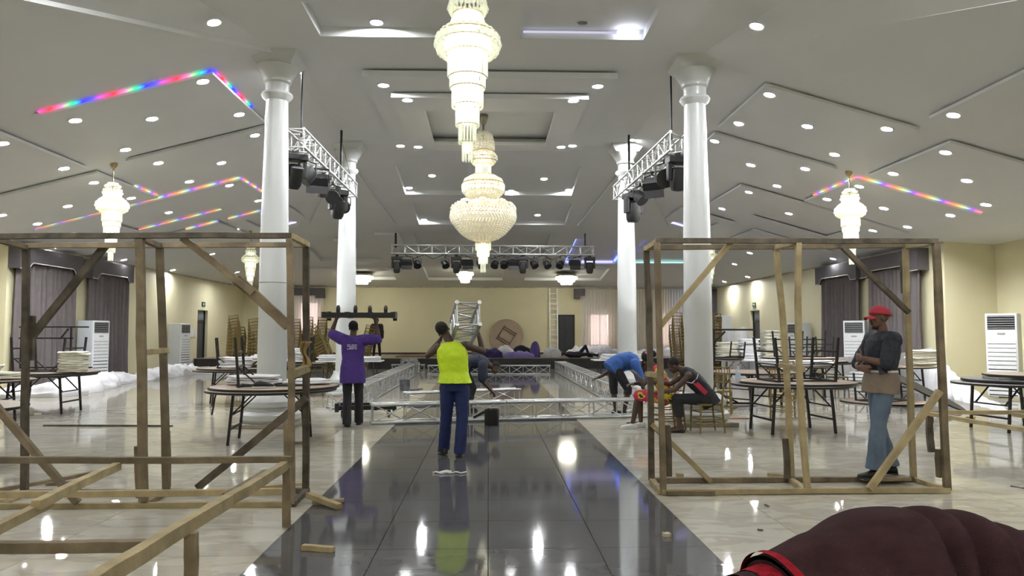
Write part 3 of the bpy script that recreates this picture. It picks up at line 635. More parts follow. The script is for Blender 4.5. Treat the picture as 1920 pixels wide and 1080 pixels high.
# low frame at right edge
t = thing('timber_booth', 'low timber frame on short posts at the right picture edge', 'frame', (6.6, 9.5, 0))
TB('rail', P(1742, 773, 9.75), P(1960, 772, 9.75), m=M_WOODL); TB('rail', P(1743, 776, 9.65), P(1960, 812, 8.0), m=M_WOODL)
TB('post', FZ(1747, 850, 9.7, .01), P(1743, 779, 9.7), w_=.08, m=M_WOODD); TB('post', FZ(1962, 850, 8.0, .01), P(1958, 812, 8.0), m=M_WOOD); TB('rail', P(1900, 777, 9.7), P(1990, 790, 9.0), m=M_WOODL)
# loose timber
def loose(name, label, a, b, w_=.05, h_=.045, m=None, cat='wood offcut', **k):
    a = Vector(a); b = Vector(b); c = (a + b) / 2; rr = random.Random(int(abs(a.x * 991)))
    o = MB().beam(a - c, b - c, w_, h_, seg=5, bow=rr.uniform(-.01, .01), rough=.002, rnd=rr).build(name, m or M_WOODL, None, bevel=.003); o.location = c
    return tag(o, label, cat)
hz = .026
loose('timber_offcut', 'pale timber offcut slanting toward the camera by the dark floor edge', FL(578, 928, .07), FL(636, 950, hz), .06, .05)
loose('timber_offcut', 'short timber offcut under the slanting one on the dark floor edge', FL(585, 941, hz), FL(645, 938, hz), .05, .03)
loose('timber_offcut', 'short pale timber offcut lying alone on the dark tiles', FL(567, 1026, .02), FL(626, 1030, .02), .05, .038)
loose('timber_stick', 'long thin bark edged stick on the marble behind the left frame', FL(82, 798, .01), FL(323, 799, .01), .05, .03, M_WOODD)
loose('timber_stick', 'long timber stick lying inside the left frame', FL(-20, 922, .02), FL(190, 884, .02), .06, .04, M_WOOD)
loose('timber_stick', 'thin short stick beside the long stick inside the left frame', FL(86, 908, .015), FL(175, 903, .015), .04, .03, M_WOOD)
loose('timber_stick', 'timber lath leaning by the back corner of the left frame', FL(455, 918, .03), FL(566, 907, .05), .05, .03, M_WOODL)
loose('timber_offcut', 'short timber offcut by the middle post of the right frame', FL(1440, 890, hz), FL(1487, 895, hz), .06, .045)
loose('timber_offcut', 'little cube of timber on the marble inside the right frame', FL(1268, 891, .02), FL(1281, 891, .02), .07, .045)
loose('timber_offcut', 'small pale chip of wood on the dark tiles at the right', FL(1244, 1003, .015), FL(1256, 1002, .015), .05, .03, mat('chip', srgb(190, 180, 150), .8))
loose('plank', 'short plank underfoot of the man in the red cap', FL(1613, 896, .06), FL(1702, 896, .06), .16, .035, M_WOOD, 'plank')
loose('timber_stick', 'short dark stick on the marble right of the near truss', FL(1176, 793, .01), FL(1200, 791, .01), .04, .02, M_WOODD)
loose('timber_offcut', 'short block of timber on the marble behind the right post of the left frame', FL(548, 831, .02), FL(577, 830, .02), .05, .04, M_WOOD)
loose('debris_scrap', 'dark scrap on the marble in front of the right frame', FL(1420, 993, .006), FL(1431, 994, .006), .03, .01, M_WOODD, 'scrap')
loose('debris_scrap', 'small curled dark scrap near the right frame', FL(1435, 946, .006), FL(1441, 950, .006), .02, .01, M_WOODD, 'scrap')
loose('debris_scrap', 'thin dark strip on the marble at the far right edge', FL(1895, 911, .006), FL(1925, 916, .006), .03, .01, M_WOODD, 'scrap')
loose('debris_scrap', 'crumpled brown paper scrap behind the low right frame', FL(1812, 782, .02), FL(1828, 783, .02), .12, .03, mat('brown_paper', srgb(170, 140, 95), .9), 'scrap')
loose('debris_scrap', 'small crumpled rag on the marble by the left tables', FL(55, 775, .02), FL(71, 776, .02), .15, .04, M_CREAM, 'rag')
# white rope/cloth on dark tiles
m = MB(); a = FL(812, 886, .012); b = FL(874, 886, .012)
m.tube([a.lerp(b, i / 12) + Vector((0, .04 * sin(i * 1.7), .0)) for i in range(13)], [.01 + .012 * (i in (3, 4, 5)) for i in range(13)], 8)
m.tube([a.lerp(b, .35), a.lerp(b, .4) + Vector((0, .04, .012)), a.lerp(b, .55) + Vector((0, .05, 0))], .012, 6)
tag(m.build('twisted_rag', M_WHT, None, 60), 'knotted strip of white cloth on the dark tiles behind the man in the yellow vest', 'rag')
# ============================================================ trusses
def truss(label, a, b, size=.3, rc=.025, rb=.0095, panel=.5, group=None, parts=True, name='box_truss', endplate=True, up=(0, 0, 1)):
    a = Vector(a); b = Vector(b); c = (a + b) / 2; d = (b - a); L_ = d.length; d.normalize(); s = d.cross(Vector(up)).normalized(); u = s.cross(d); h = size / 2
    t = thing(name, label, 'truss', c, 0, group); cs = [s * h + u * h, -s * h + u * h, -s * h - u * h, s * h - u * h]; half = d * (L_ / 2)
    for k in cs: MB().tube([k - half, k + half], rc, 10).build('chord', M_ALU, t, 50)
    n = max(1, round(L_ / panel)); st_ = MB()
    for f in range(4):
        k0 = cs[f]; k1 = cs[(f + 1) % 4]
        for i in range(n):
            p = -half + d * (L_ * i / n + .03 * (i == 0)); q = -half + d * (L_ * (i + 1) / n - .03 * (i == n - 1))
            A, B = (k0 + p, k1 + q) if (i + f) % 2 else (k1 + p, k0 + q)
            segs = [(A, B)] + [(k0 + p, k1 + p)] + ([(k0 + q, k1 + q)] if i == n - 1 else [])
            for g0, g1 in segs:
                if parts: MB().tube([g0, g1], rb, 6).build('brace', M_ALU, t)
                else: st_.tube([g0, g1], rb, 5)
    if not parts: st_.build('lacing', M_ALU, t, kind='stuff')
    return t
G1 = 'trusses laid on the floor'
truss('near box truss lying across the dark tiles behind the man in the yellow vest', FL(692, 797) + Vector((0, .15, .18)), FL(945, 789) + Vector((0, .15, .18)), .3, .026, .012, .55)
truss('near box truss continuing right across to the bending man in blue', FL(948, 789) + Vector((0, .15, .18)), FL(1216, 783) + Vector((0, .15, .18)), .3, .026, .012, .55)
truss('short box truss lying just behind the near truss at the left', FL(757, 765) + Vector((0, .2, .16)), FL(972, 755) + Vector((0, .2, .16)), .27, .024, .011, .6)
truss('long box truss receding along the left of the dark strip', (-2.85, 16.6, .22), (-2.9, 29.5, .22), .38, .026, .012, .55, parts=False)
truss('long box truss receding along the right of the dark strip', (2.9, 15.6, .22), (2.9, 30.5, .22), .38, .026, .012, .55, parts=False)
truss('box truss lying across in front of the stage', (-2.3, 28.6, .18), (2.35, 28.4, .18), .32, .024, .012, .5, parts=False)
truss('short box truss lying left in front of the stage', (-3.8, 29.6, .18), (-2.5, 29.6, .18), .3, .022, .01, .5, parts=False)
truss('short box truss under the carried frame by the left truss', FL(612, 768) + Vector((0, .2, .16)), FL(672, 765) + Vector((0, .3, .16)), .28, .022, .011, .4)
truss('short box truss at the feet of the bending man in blue', FL(1168, 782) + Vector((0, .9, .16)), FL(1206, 782) + Vector((0, .9, .16)), .28, .022, .011, .4)
# upright end of the left long truss
t = truss('short upright truss corner at the near end of the left long truss', FL(690, 757) + Vector((0, .1, .03)), FL(690, 757) + Vector((0, .1, .45)), .28, .024, .011, .4, up=(0, 1, 0))
# square truss ring far
t = thing('truss_ring', 'small square truss piece standing on end in front of the stage', 'truss', (-2.9, 27.6, 0))
for (a, b) in (((-.3, 0, .06), (.3, 0, .06)), ((-.3, 0, .58), (.3, 0, .58)), ((-.26, 0, .06), (-.26, 0, .58)), ((.26, 0, .06), (.26, 0, .58))):
    MB().beam(a, b, .12, .12, 4, rough=.008).build('side', mat('scuffed_alu', srgb(130, 132, 132), .5, .5, var=.5, scale=20), t)
# motor / black box at the truss joint
t = thing('motor_case', 'black open topped case on the floor against the near truss', 'case', FL(922, 797) + Vector((0, .0, 0)))
MB().lathe([(.12, 0), (.125, .02), (.125, .27), (.11, .27), (.105, .06)], 20).build('body', M_BLKP, t, 35); MB().beam((-.3, .1, .12), (-.02, .0, .27), .07, .04).build('arm', M_BLK, t); MB().beam((-.05, 0, .29), (.13, 0, .30), .05, .02).build('clamp', M_ALU, t)
# paint tin & sticks
t = thing('paint_tin', 'open paint tin on the marble by the left long truss', 'tin', FL(759, 732))
MB().lathe([(.13, 0), (.14, .02), (.14, .29), (.12, .29), (.12, .2)], 20).build('body', mat('tin', srgb(110, 114, 122), .3, .7, var=.4, scale=9), t, 35); MB().lathe([(.122, .205), (.01, .206)], 20).build('paint', mat('dark_paint', srgb(40, 44, 60), .3), t)
for i, (q, l_) in enumerate((((770, 731), (792, 729)), ((772, 733), (786, 733)))):
    loose('stir_stick', ('longer' if i == 0 else 'shorter') + ' dark stick beside the paint tin', FL(*q, .012), FL(*l_, .012), .05, .02, M_WOODD, 'stick')
# wheeled dolly on the floor
def dolly(label, c, L_=1.0, W_=.5, flip=False, name='wheeled_base'):
    t = thing(name, label, 'dolly', c, (pi, 0, .06) if flip else (0, 0, .12))
    for y in (-W_ / 2, W_ / 2): MB().box(-L_ / 2, L_ / 2, y - .04, y + .04, .14, .22).build('side_bar', M_BLK, t, bevel=.005)
    for x in (-L_ / 2, -L_ / 6, L_ / 6, L_ / 2): MB().box(x - .04, x + .04, -W_ / 2 - .05, W_ / 2 + .05, .13, .23).build('cross_bar', M_BLK, t, bevel=.005)
    for x in (-L_ / 2, L_ / 2):
        MB().box(x - .035, x + .035, -W_ / 2 - .08, -W_ / 2 - .02, .11, .27).build('end_block', M_BLK, t, bevel=.005)
    for x in (-L_ * .36, -L_ * .1, L_ * .12, L_ * .36) if flip else (-L_ * .4, L_ * .4):
        for y in (-W_ / 2,) if flip else (-W_ / 2, W_ / 2):
            cs = MB().box(x - .03, x + .03, y - .03, y + .03, .09, .13).box(x - .032, x - .024, y - .025, y + .025, .03, .11).box(x + .024, x + .032, y - .025, y + .025, .03, .11).build('caster', M_BLK, t)
            MB().lathe([(.055, -.02), (.055, .02)], 18, c=(x, y, .055), M=Matrix.Rotation(pi / 2, 3, 'Y')).build('wheel', mat('wheel_rubber', srgb(70, 62, 56), .6), cs, 40)
    return t
dolly('black wheeled base on the floor left of the near truss', FL(683, 782) + Vector((0, .25, 0)), 1.05, .6)
# hanging trusses with stage lamps
def hang_rod(root, a, b, r=.018, part='hanging_rod', m=None):
    return MB().tube([loc(root, a), loc(root, b)], r, 8).build(part, m or M_BLK, root)
tL = truss('hanging lighting truss along the left columns', (-3.47, 13.25, 5.05), (-3.44, 18.5, 5.1), .33, .025, .012, .45)
hang_rod(tL, (-3.44, 13.6, ZC), (-3.44, 13.6, 5.15)); hang_rod(tL, (-3.52, 17.7, ZC), (-3.52, 17.7, 5.2), .03); hang_rod(tL, (-3.5, 17.7, 6.1), (-3.32, 18.1, 5.2), .006, 'steel_cable')
tR = truss('hanging lighting truss along the right columns', (3.46, 13.25, 5.05), (3.3, 18.5, 5.08), .33, .025, .012, .45)
hang_rod(tR, (3.4, 13.6, ZC), (3.4, 13.6, 5.15)); hang_rod(tR, (3.42, 17.9, ZC), (3.42, 17.9, 5.2), .03); hang_rod(tR, (3.42, 17.9, 5.8), (3.35, 17.2, 5.2), .006, 'steel_cable')
tB = truss('hanging lighting truss across in front of the stage', P(734, 468, 27.6), P(1113, 471, 27.6), .31, .03, .014, .5, parts=True)
hang_rod(tB, P(742, 437, 27.6), P(742, 464, 27.6), .04); hang_rod(tB, P(1097, 438, 27.6), P(1097, 464, 27.6), .03)
def rot(c, rx=0, ry=0, rz=0): return Matrix.Rotation(rz, 3, 'Z') @ Matrix.Rotation(ry, 3, 'Y') @ Matrix.Rotation(rx, 3, 'X')
def par(label, top, aim=(0, -.3, -1), s=1.0, group=None):
    t = thing('par_can', label, 'stage light', top, 0, group); d = Vector(aim).normalized(); q = Vector((0, 0, 1)).rotation_difference(d).to_matrix(); c = Vector((0, 0, -.26 * s))
    MB().box(-.02 * s, .02 * s, -.02 * s, .02 * s, -.06 * s, .01).tube([(-.12 * s, 0, -.26 * s), (-.125 * s, 0, -.1 * s), (0, 0, -.05 * s), (.125 * s, 0, -.1 * s), (.12 * s, 0, -.26 * s)], .012 * s, 6).build('yoke', M_BLK, t)
    b = MB().lathe([(.04 * s, -.13 * s), (.09 * s, -.11 * s), (.115 * s, -.03 * s), (.115 * s, .08 * s), (.125 * s, .08 * s), (.125 * s, .1 * s), (.105 * s, .1 * s)], 20, c=c, M=q).build('body', M_BLKP, t, 35)
    MB().lathe([(.1 * s, .085 * s), (.05 * s, .095 * s), (.001, .098 * s)], 20, c=c, M=q).build('lens', M_LENS, b, 35); return t
def moving_head(label, top, tilt=0., rz=0, s=1.0, group=None):
    t = thing('moving_head_light', label, 'stage light', top, rz, group)
    MB().box(-.17 * s, .17 * s, -.12 * s, .12 * s, -.16 * s, -.06 * s).box(-.05 * s, .05 * s, -.02 * s, .02 * s, -.06 * s, .02).build('base', M_BLKP, t, bevel=.015)
    for x in (-1, 1): MB().box(x * .14 * s - .03 * s, x * .14 * s + .03 * s, -.06 * s, .06 * s, -.42 * s, -.15 * s).build('arm', M_BLKP, t, bevel=.012)
    c = Vector((0, 0, -.38 * s)); M = rot(0, tilt)
    h = MB().loft([(c + M @ Vector((0, 0, z * s)), M @ Vector((rx * s, 0, 0)), M @ Vector((0, ry * s, 0))) for z, rx, ry in ((.16, .07, .07), (.14, .1, .1), (0, .115, .11), (-.14, .105, .1), (-.2, .08, .08))], 16, 4).build('head', M_BLKP, t, 35)
    MB().lathe([(.075 * s, -.2 * s), (.05 * s, -.207 * s), (.001, -.21 * s)], 18, c=c, M=M).build('lens', M_LENS, h, 35); return t
def blinder(label, top, tilt=.5, rz=0, s=1.0, lit=True, group=None):
    t = thing('blinder_light', label, 'stage light', top, rz, group); M = rot(0, tilt); c = Vector((0, 0, -.22 * s))
    MB().tube([(-.2 * s, 0, -.2 * s), (-.2 * s, 0, -.04 * s), (.2 * s, 0, -.04 * s), (.2 * s, 0, -.2 * s)], .013 * s, 6).build('yoke', M_BLK, t)
    bm_ = MB(); vs = [c + M @ Vector((x * s, y * s, z * s)) for z, kx, ky in ((-.07, .19, .1), (.07, .17, .07)) for (x, y) in ((-kx, -ky), (kx, -ky), (kx, ky), (-kx, ky))]
    bm_.add(vs, [(0, 3, 2, 1), (4, 5, 6, 7), (0, 1, 5, 4), (1, 2, 6, 5), (2, 3, 7, 6), (3, 0, 4, 7)])
    b = bm_.build('body', M_BLKP, t, bevel=.006)
    for x in (-.09, .09): MB().lathe([(.07 * s, -.072 * s), (.04 * s, -.08 * s), (.001, -.082 * s)], 16, c=c + M @ Vector((x * s, 0, 0)), M=M).build('lens', M_LENSW if lit else M_LENS, b, 35)
    for y in (-1, 1):
        vs = [c + M @ Vector((x * s, y * .1 * s, -.07 * s)) for x in (-.17, .17)] + [c + M @ Vector((x * s, y * .19 * s, -.16 * s)) for x in (.17, -.17)]
        MB().add(vs, [(0, 1, 2, 3)]).build('barn_door', M_BLK, t, solid=.004)
    return t
zb = P(900, 480, 27.6).z
def SX(px): return P(px, 480, 27.6).x
mvs = [(745, 'leftmost'), (856, 'second from the left'), (980, 'third from the left'), (1105, 'rightmost')]
for i, (px, w_) in enumerate(mvs): moving_head('black moving head lamp, %s of the four on the stage truss' % w_, (SX(px), 27.5, zb + .02), .15 * (i % 2), 0, 1.15)
for px, w_ in ((763, 'leftmost'), (877, 'second'), (962, 'third'), (1077, 'rightmost')): blinder('black blinder lamp, %s from the left on the stage truss' % w_, (SX(px), 27.45, zb), .6, .1, 1.15, False)
for px, w_ in ((783, 'leftmost'), (835, 'second'), (901, 'third'), (928, 'fourth'), (945, 'fifth'), (1001, 'sixth'), (1025, 'seventh'), (1050, 'rightmost')):
    par('black round spotlight, %s from the left on the stage truss' % w_, (SX(px), 27.5, zb - .02), (R.uniform(-.5, .5), -.6, -.8), 1.15)
def LP(px, py, x):
    v = WX(px, py, x); v.z = 4.905; return v
# left truss fixtures
moving_head('black moving head half hidden by the near left column', (-3.55, 13.65, 4.905), .5, .6, 1.2)
par('black par can with a wide barrel beside the near left column', LP(576, 300, -3.45), (-.6, -.3, -.8), 1.35)
blinder('black twin lamp blinder showing two pale lenses under the left truss', LP(594, 325, -3.45), .7, .3, 1.2)
moving_head('black lamp body above the twin blinder on the left truss', LP(606, 318, -3.45), .2, .9, .9)
par('black par can, third from the far end of the left truss', LP(624, 345, -3.45), (.2, -1, -.4), 1.25)
par('black par can facing the camera, second from the far end of the left truss', LP(634, 352, -3.45), (0, -1, -.5), 1.2)
par('black par can facing the camera at the far end of the left truss', LP(646, 362, -3.45), (.1, -1, -.5), 1.2)
moving_head('black moving head hanging lowest at the far end of the left truss', LP(634, 360, -3.45), .35, .5, 1.25)
moving_head('black moving head beside the near right column', (3.52, 13.65, 4.905), .2, .1, 1.2)
par('black par can facing the camera near the near end of the right truss', LP(1246, 292, 3.38), (-.1, -1, -.2), 1.45)
blinder('black lamp with open barn doors under the right truss', LP(1226, 325, 3.38), .9, -.6, 1.25, False)
par('black par can, second from the near end of the right truss', LP(1222, 318, 3.38), (-.1, -1, -.5), 1.3)
par('black par can, third from the far end of the right truss', LP(1200, 340, 3.38), (.5, -.6, -.8), 1.2)
par('black par can facing the camera at the far end of the right truss', LP(1185, 358, 3.38), (-.1, -1, -.4), 1.35)
moving_head('black moving head hanging lowest at the far end of the right truss', LP(1187, 362, 3.38), .05, .4, 1.3)
# cable runs on back truss
m = MB()
for i in range(9):
    x0 = SX(760 + i * 37); m.tube([(x0, 27.5, zb + .02), (x0 + .3, 27.5, zb - .1 - .05 * R.random()), (x0 + .7, 27.5, zb + .02)], .012, 5)
tag(m.build('lamp_cable', M_BLK, None), 'black cable looped along the lower tubes of the stage truss', 'cable')
# ============================================================ chandeliers
def rods(mb, r, z0, z1, n, rr=.011, c=(0, 0)):
    for j in range(n):
        a = 2 * pi * j / n; x = c[0] + r * cos(a); y = c[1] + r * sin(a); mb.tube([(x, y, z0), (x, y, z1 + .015), (x * .98, y * .98, z1)], [rr, rr, rr * .3], 5)
def tiered(label, mount, s, crown, bowl_z, core=E_LAMP2):
    """hanging tiered chandelier; z measured from the mount down"""
    t = thing('chandelier', label, 'chandelier', mount)
    MB().lathe([(.001, 0), (.09 * s, 0), (.085 * s, -.04), (.035 * s, -.12 * s), (.02, -.13 * s)], 20).build('ceiling_rose', M_BRASS, t, 40)
    MB().tube([(0, 0, -.1 * s), (0, 0, bowl_z + .3 * s)], .01 + .004 * s, 8).build('stem', M_CHR, t)
    zc = bowl_z + crown * s
    fr = MB()
    for r, z in ((.21, crown - .02), (.17, .33), (.26, .14), (.34, .08), (.35, -.02), (.25, -.14), (.22, -.42), (.2, -.55), (.16, -.75), (.125, -.98), (.09, -1.18)):
        fr.lathe([(r * s, bowl_z + z * s), (r * s + .008, bowl_z + z * s + .006), (r * s, bowl_z + z * s + .014)], 28, cap=False)
    fr.build('frame', M_BRASS, t, 40)
    nk = MB()
    for j in range(18):
        a = 2 * pi * j / 18; nk.tube([(.19 * s * cos(a), .19 * s * sin(a), bowl_z + (crown - .18) * s), (.15 * s * cos(a), .15 * s * sin(a), bowl_z + .36 * s), (.2 * s * cos(a), .2 * s * sin(a), bowl_z + .2 * s), (.3 * s * cos(a), .3 * s * sin(a), bowl_z + .12 * s)], .018 * s, 5)
    nk.build('neck_crystal', G_ROD, t, 60, kind='stuff')
    bd = MB()
    for j in range(20):
        for rr, zz in ((.2, crown - .05), (.22, crown - .12), (.17, crown + .06), (.11, crown + .12)):
            a = 2 * pi * (j + .5 * (zz > crown)) / 20; bd.ell((rr * s * cos(a), rr * s * sin(a), bowl_z + zz * s), .028 * s, .028 * s, .03 * s, n=6, m=4)
    for k, (rr, zz, q) in enumerate(((.30, .10, .035), (.345, .04, .04), (.355, -.03, .045), (.33, -.1, .04), (.28, -.15, .03))):
        for j in range(24):
            a = 2 * pi * (j + .5 * (k % 2)) / 24; bd.ell((rr * s * cos(a), rr * s * sin(a), bowl_z + zz * s), q * s, q * s, q * s * 1.1, n=7, m=5)
    bd.build('crystal_drop', G_ROD, t, 60, kind='stuff')
    for rr, z0, z1, n in ((.205, crown - .02, crown - .2, 26), (.225, -.12, -.42, 32), (.2, -.4, -.56, 28), (.175, -.5, -.78, 26), (.13, -.74, -1.0, 20), (.095, -.96, -1.2, 16), (.055, -1.16, -1.4, 10)):
        m_ = MB(); rods(m_, rr * s, bowl_z + z0 * s, bowl_z + z1 * s, n, .011 * s); m_.build('crystal_tier', G_ROD, t, 60, kind='stuff')
    for rr, z0, z1 in ((.13, .38, .16), (.27, .05, -.1), (.16, -.14, -.40), (.14, -.42, -.74), (.1, -.76, -.96), (.035, -1.18, -1.3)):
        MB().lathe([(rr * .6 * s, bowl_z + z0 * s), (rr * s, bowl_z + (z0 - .03) * s), (rr * s, bowl_z + (z1 + .03) * s), (rr * .6 * s, bowl_z + z1 * s)], 16).build('lamp_glow', core, t, 60)
    return t
bz = P(877, 80, 8.5).z
tiered('huge tiered crystal chandelier hanging nearest, cut by the top edge', (P(877, 80, 8.5).x, 8.5, ZC), 1.0, .52, bz - ZC, E_LAMP3)
def side_ch(label, mp, bp, Y, s):
    m_ = mp; b_ = P(*bp, Y); tiered(label, m_, s, .42, b_.z - m_.z)
side_ch('tiered crystal chandelier hanging over the left aisle', PLN(213, 307, pL0, nL), (211, 384), 16.16, .86)
side_ch('tiered crystal chandelier hanging over the right aisle', PLN(1592, 322, pR0, nR), (1593, 394), 16.13, .86)
side_ch('small far crystal chandelier left of the near left column', PLN(471, 432, pL0, nL), (472, 484), 26.0, .8)
side_ch('far crystal chandelier mostly hidden by the near right column', PLN(1330, 436, pR0, nR), (1327, 480), 26.0, .8)
# big bead chandelier
Yc = 16.3; xo = P(906, 400, Yc).x; zt_ = P(906, 212, Yc).z
t = thing('chandelier', 'broad beaded crystal chandelier hanging from the stepped ceiling square', 'chandelier', (xo, Yc, zt_))
def zz(y): return P(906, y, Yc).z - zt_
px_ = Yc / 1400.
top = ZC - zt_ - .135
MB().lathe([(.001, top + .13), (.11, top + .13), (.1, top + .05), (.05, top - .08), (.03, top - .1)], 20).build('ceiling_rose', M_CHR, t, 40)
MB().tube([(0, 0, top), (0, 0, zz(262))], .022, 8).build('stem', M_CHR, t)
def beadrows(name, rows, br):
    m_ = MB()
    for k, (r, y) in enumerate(rows):
        n = max(8, int(2 * pi * r * px_ / (br * 2.1)))
        for j in range(n):
            a = 2 * pi * (j + .5 * (k % 2)) / n; m_.ell((r * px_ * cos(a), r * px_ * sin(a), zz(y)), br, br, br, n=6, m=4)
    m_.build(name, G_BEAD, t, 60, kind='stuff')
def prof(lst, n):
    out = []
    for (r0, y0), (r1, y1) in zip(lst, lst[1:]):
        for i in range(n): out.append((r0 + (r1 - r0) * i / n, y0 + (y1 - y0) * i / n))
    return out + [lst[-1]]
beadrows('crown_bead', prof([(8, 249), (15, 254), (19, 266), (20, 280)], 3), .03)
beadrows('upper_ring_bead', prof([(18, 285), (25, 294), (25, 300), (18, 308)], 2), .028)
beadrows('dome_bead', prof([(20, 330), (34, 338), (39, 349), (38, 359), (30, 368), (20, 374)], 3), .032)
beadrows('bowl_bead', prof([(60, 398), (61, 408), (58, 416), (50, 427), (40, 438), (28, 446), (10, 452)], 3), .034)
beadrows('inner_dome_bead', prof([(18, 372), (26, 380), (30, 392)], 3), .034)
ri = MB()
for j in range(8):
    a = 2 * pi * j / 8
    m_ = MB()
    for k in range(46):
        ph = R.uniform(0, 2 * pi); el = R.uniform(0, pi / 2); m_.ell((46 * px_ * cos(a) + 15 * px_ * cos(ph) * cos(el), 46 * px_ * sin(a) + 15 * px_ * sin(ph) * cos(el), zz(396) + 17 * px_ * sin(el)), .03, .03, .03, n=6, m=4)
    m_.build('crystal_rosette', G_BEAD, t, 60, kind='stuff')
for r, y in ((60, 398), (61, 405), (39, 345), (39, 352), (36, 360), (25, 297), (20, 285), (25, 303), (21, 330), (14, 456)):
    ri.lathe([(r * px_, zz(y)), (r * px_ + .02, zz(y) + .012), (r * px_, zz(y) + .025)], 40, cap=False)
ri.build('frame', M_BRASS, t, 40)
for r, y0, y1, n in ((14, 300, 333, 26), (14, 455, 470, 20), (11, 466, 482, 18), (8, 480, 495, 14), (4, 492, 511, 8)):
    m_ = MB(); rods(m_, r * px_, zz(y0), zz(y1), n, .014); m_.build('crystal_tier', G_ROD, t, 60, kind='stuff')
E_L4 = emis('bead_lamp_glow', (1, .93, .74), 6)
for r, y0, y1, e in ((14, 289, 300, E_L4), (28, 345, 356, emis('bowl_glow', (1, .85, .6), 1.6)), (48, 399, 408, MATS['bowl_glow']), (10, 457, 480, E_LAMP2), (6, 482, 493, E_LAMP2)):
    MB().lathe([(r * .6 * px_, zz(y0)), (r * px_, zz(y0 + 1)), (r * px_, zz(y1 - 1)), (r * .6 * px_, zz(y1))], 24).build('lamp_glow', e, t, 60)
for j in range(14):
    a = 2 * pi * j / 14
    for r, y in ((55, 402), (35, 352)): MB().ell((r * px_ * cos(a), r * px_ * sin(a), zz(y)), .04, .04, .05, n=8, m=6).build('bulb', E_L4, t, 60)
# flush crystal lights
def flush(label, px, py, Y, r, tiers=3, drop=.4):
    c = P(px, py, Y); c.z = zB(c.x, Y) + .0; t = thing('crystal_ceiling_light', label, 'ceiling light', c)
    MB().lathe([(r, .02), (r, -.04), (r * .97, -.05)], 32).build('base_plate', M_CHR, t, 40)
    for k in range(tiers):
        q = r * (1 - .25 * k); m_ = MB(); z0 = -.05 - drop * k / tiers
        for j in range(int(26 * q / r)):
            a = 2 * pi * j / int(26 * q / r); m_.ell((q * cos(a), q * sin(a), z0 - drop / tiers / 2), .055, .055, drop / tiers * .6, n=7, m=5)
        m_.build('crystal_tier', G_ROD, t, 60, kind='stuff')
    MB().lathe([(r * .85, -.06), (r * .85, -.05 - drop * .3), (r * .5, -.05 - drop * .8)], 24).build('lamp_glow', emis('flush_glow', (1, .95, .82), 40), t, 60)
flush('round crystal ceiling light beside the far left column', 679, 522, 36.2, .5)
flush('small crystal ceiling light in the square recess over the stage', 872, 514, 35.2, .36, 3, .5)
flush('round crystal ceiling light right over the stage', 1062, 519, 36.2, .5)
# ============================================================ tables
def round_table(label, c, rz=0, inv=False, r=.92, top_m=None, group=None, name='round_table', rot3=None, flat=False, h=.76):
    t = thing(name, label, 'table', c, 0, group)
    t.rotation_euler = rot3 if rot3 else ((pi, 0, rz) if inv else (0, 0, rz))
    if inv and not rot3: t.location = Vector(c) + Vector((0, 0, h + .001))
    MB().lathe([(r - .01, h - .03), (r - .006, h), (.001, h)], 48).build('tabletop', top_m or M_LAM, t, 30)
    MB().lathe([(r - .012, h - .034), (r, h - .03), (r, h - .004), (r - .006, h + .001), (r - .012, h - .002)], 48, cap=False).build('edge_band', M_BLK, t, 30)
    if flat: return t
    for s in (-1, 1):
        fr = MB()
        fr.beam((s * .505, -.37, .22), (s * .505, .37, .22), .025, .03); fr.beam((s * .46, -.4, h - .05), (s * .46, .4, h - .05), .035, .03)
        for y in (-.3, .3): fr.beam((s * .49, y, .42), (s * .2, y, h - .05), .02, .02)
        fr.beam((s * .49, -.38, .42), (s * .49, .38, .42), .022, .022)
        fr.build('leg_frame', M_BLK, t)
        for y in (-.38, .38): MB().beam((s * .52, y, .0), (s * .46, y, h - .04), .035, .035, up=(0, 1, 0)).build('leg', M_BLK, t)
    for y in (-.3, .3): MB().beam((-.5, y, h - .05), (.5, y, h - .05), .03, .025).build('under_rail', M_BLK, t)
    return t
def rect_table(label, c, rz=0, L_=1.8, W_=.76, top_m=None, leg_m=None, h=.74, name='folding_table'):
    t = thing(name, label, 'table', c, rz)
    MB().box(-L_ / 2, L_ / 2, -W_ / 2, W_ / 2, h - .04, h).build('tabletop', top_m or M_WPL, t, bevel=.012)
    lm = leg_m or M_BLK
    for s in (-1, 1):
        MB().beam((s * (L_ / 2 - .22), -W_ / 2 + .1, .3), (s * (L_ / 2 - .22), W_ / 2 - .1, .3), .025, .025).beam((s * (L_ / 2 - .22), 0, .3), (s * (L_ / 2 - .6), 0, h - .05), .02, .02).build('leg_brace', lm, t)
        for y in (-W_ / 2 + .08, W_ / 2 - .08): MB().beam((s * (L_ / 2 - .2), y, 0), (s * (L_ / 2 - .24), y, h - .04), .032, .032, up=(0, 1, 0)).build('leg', lm, t)
    return t
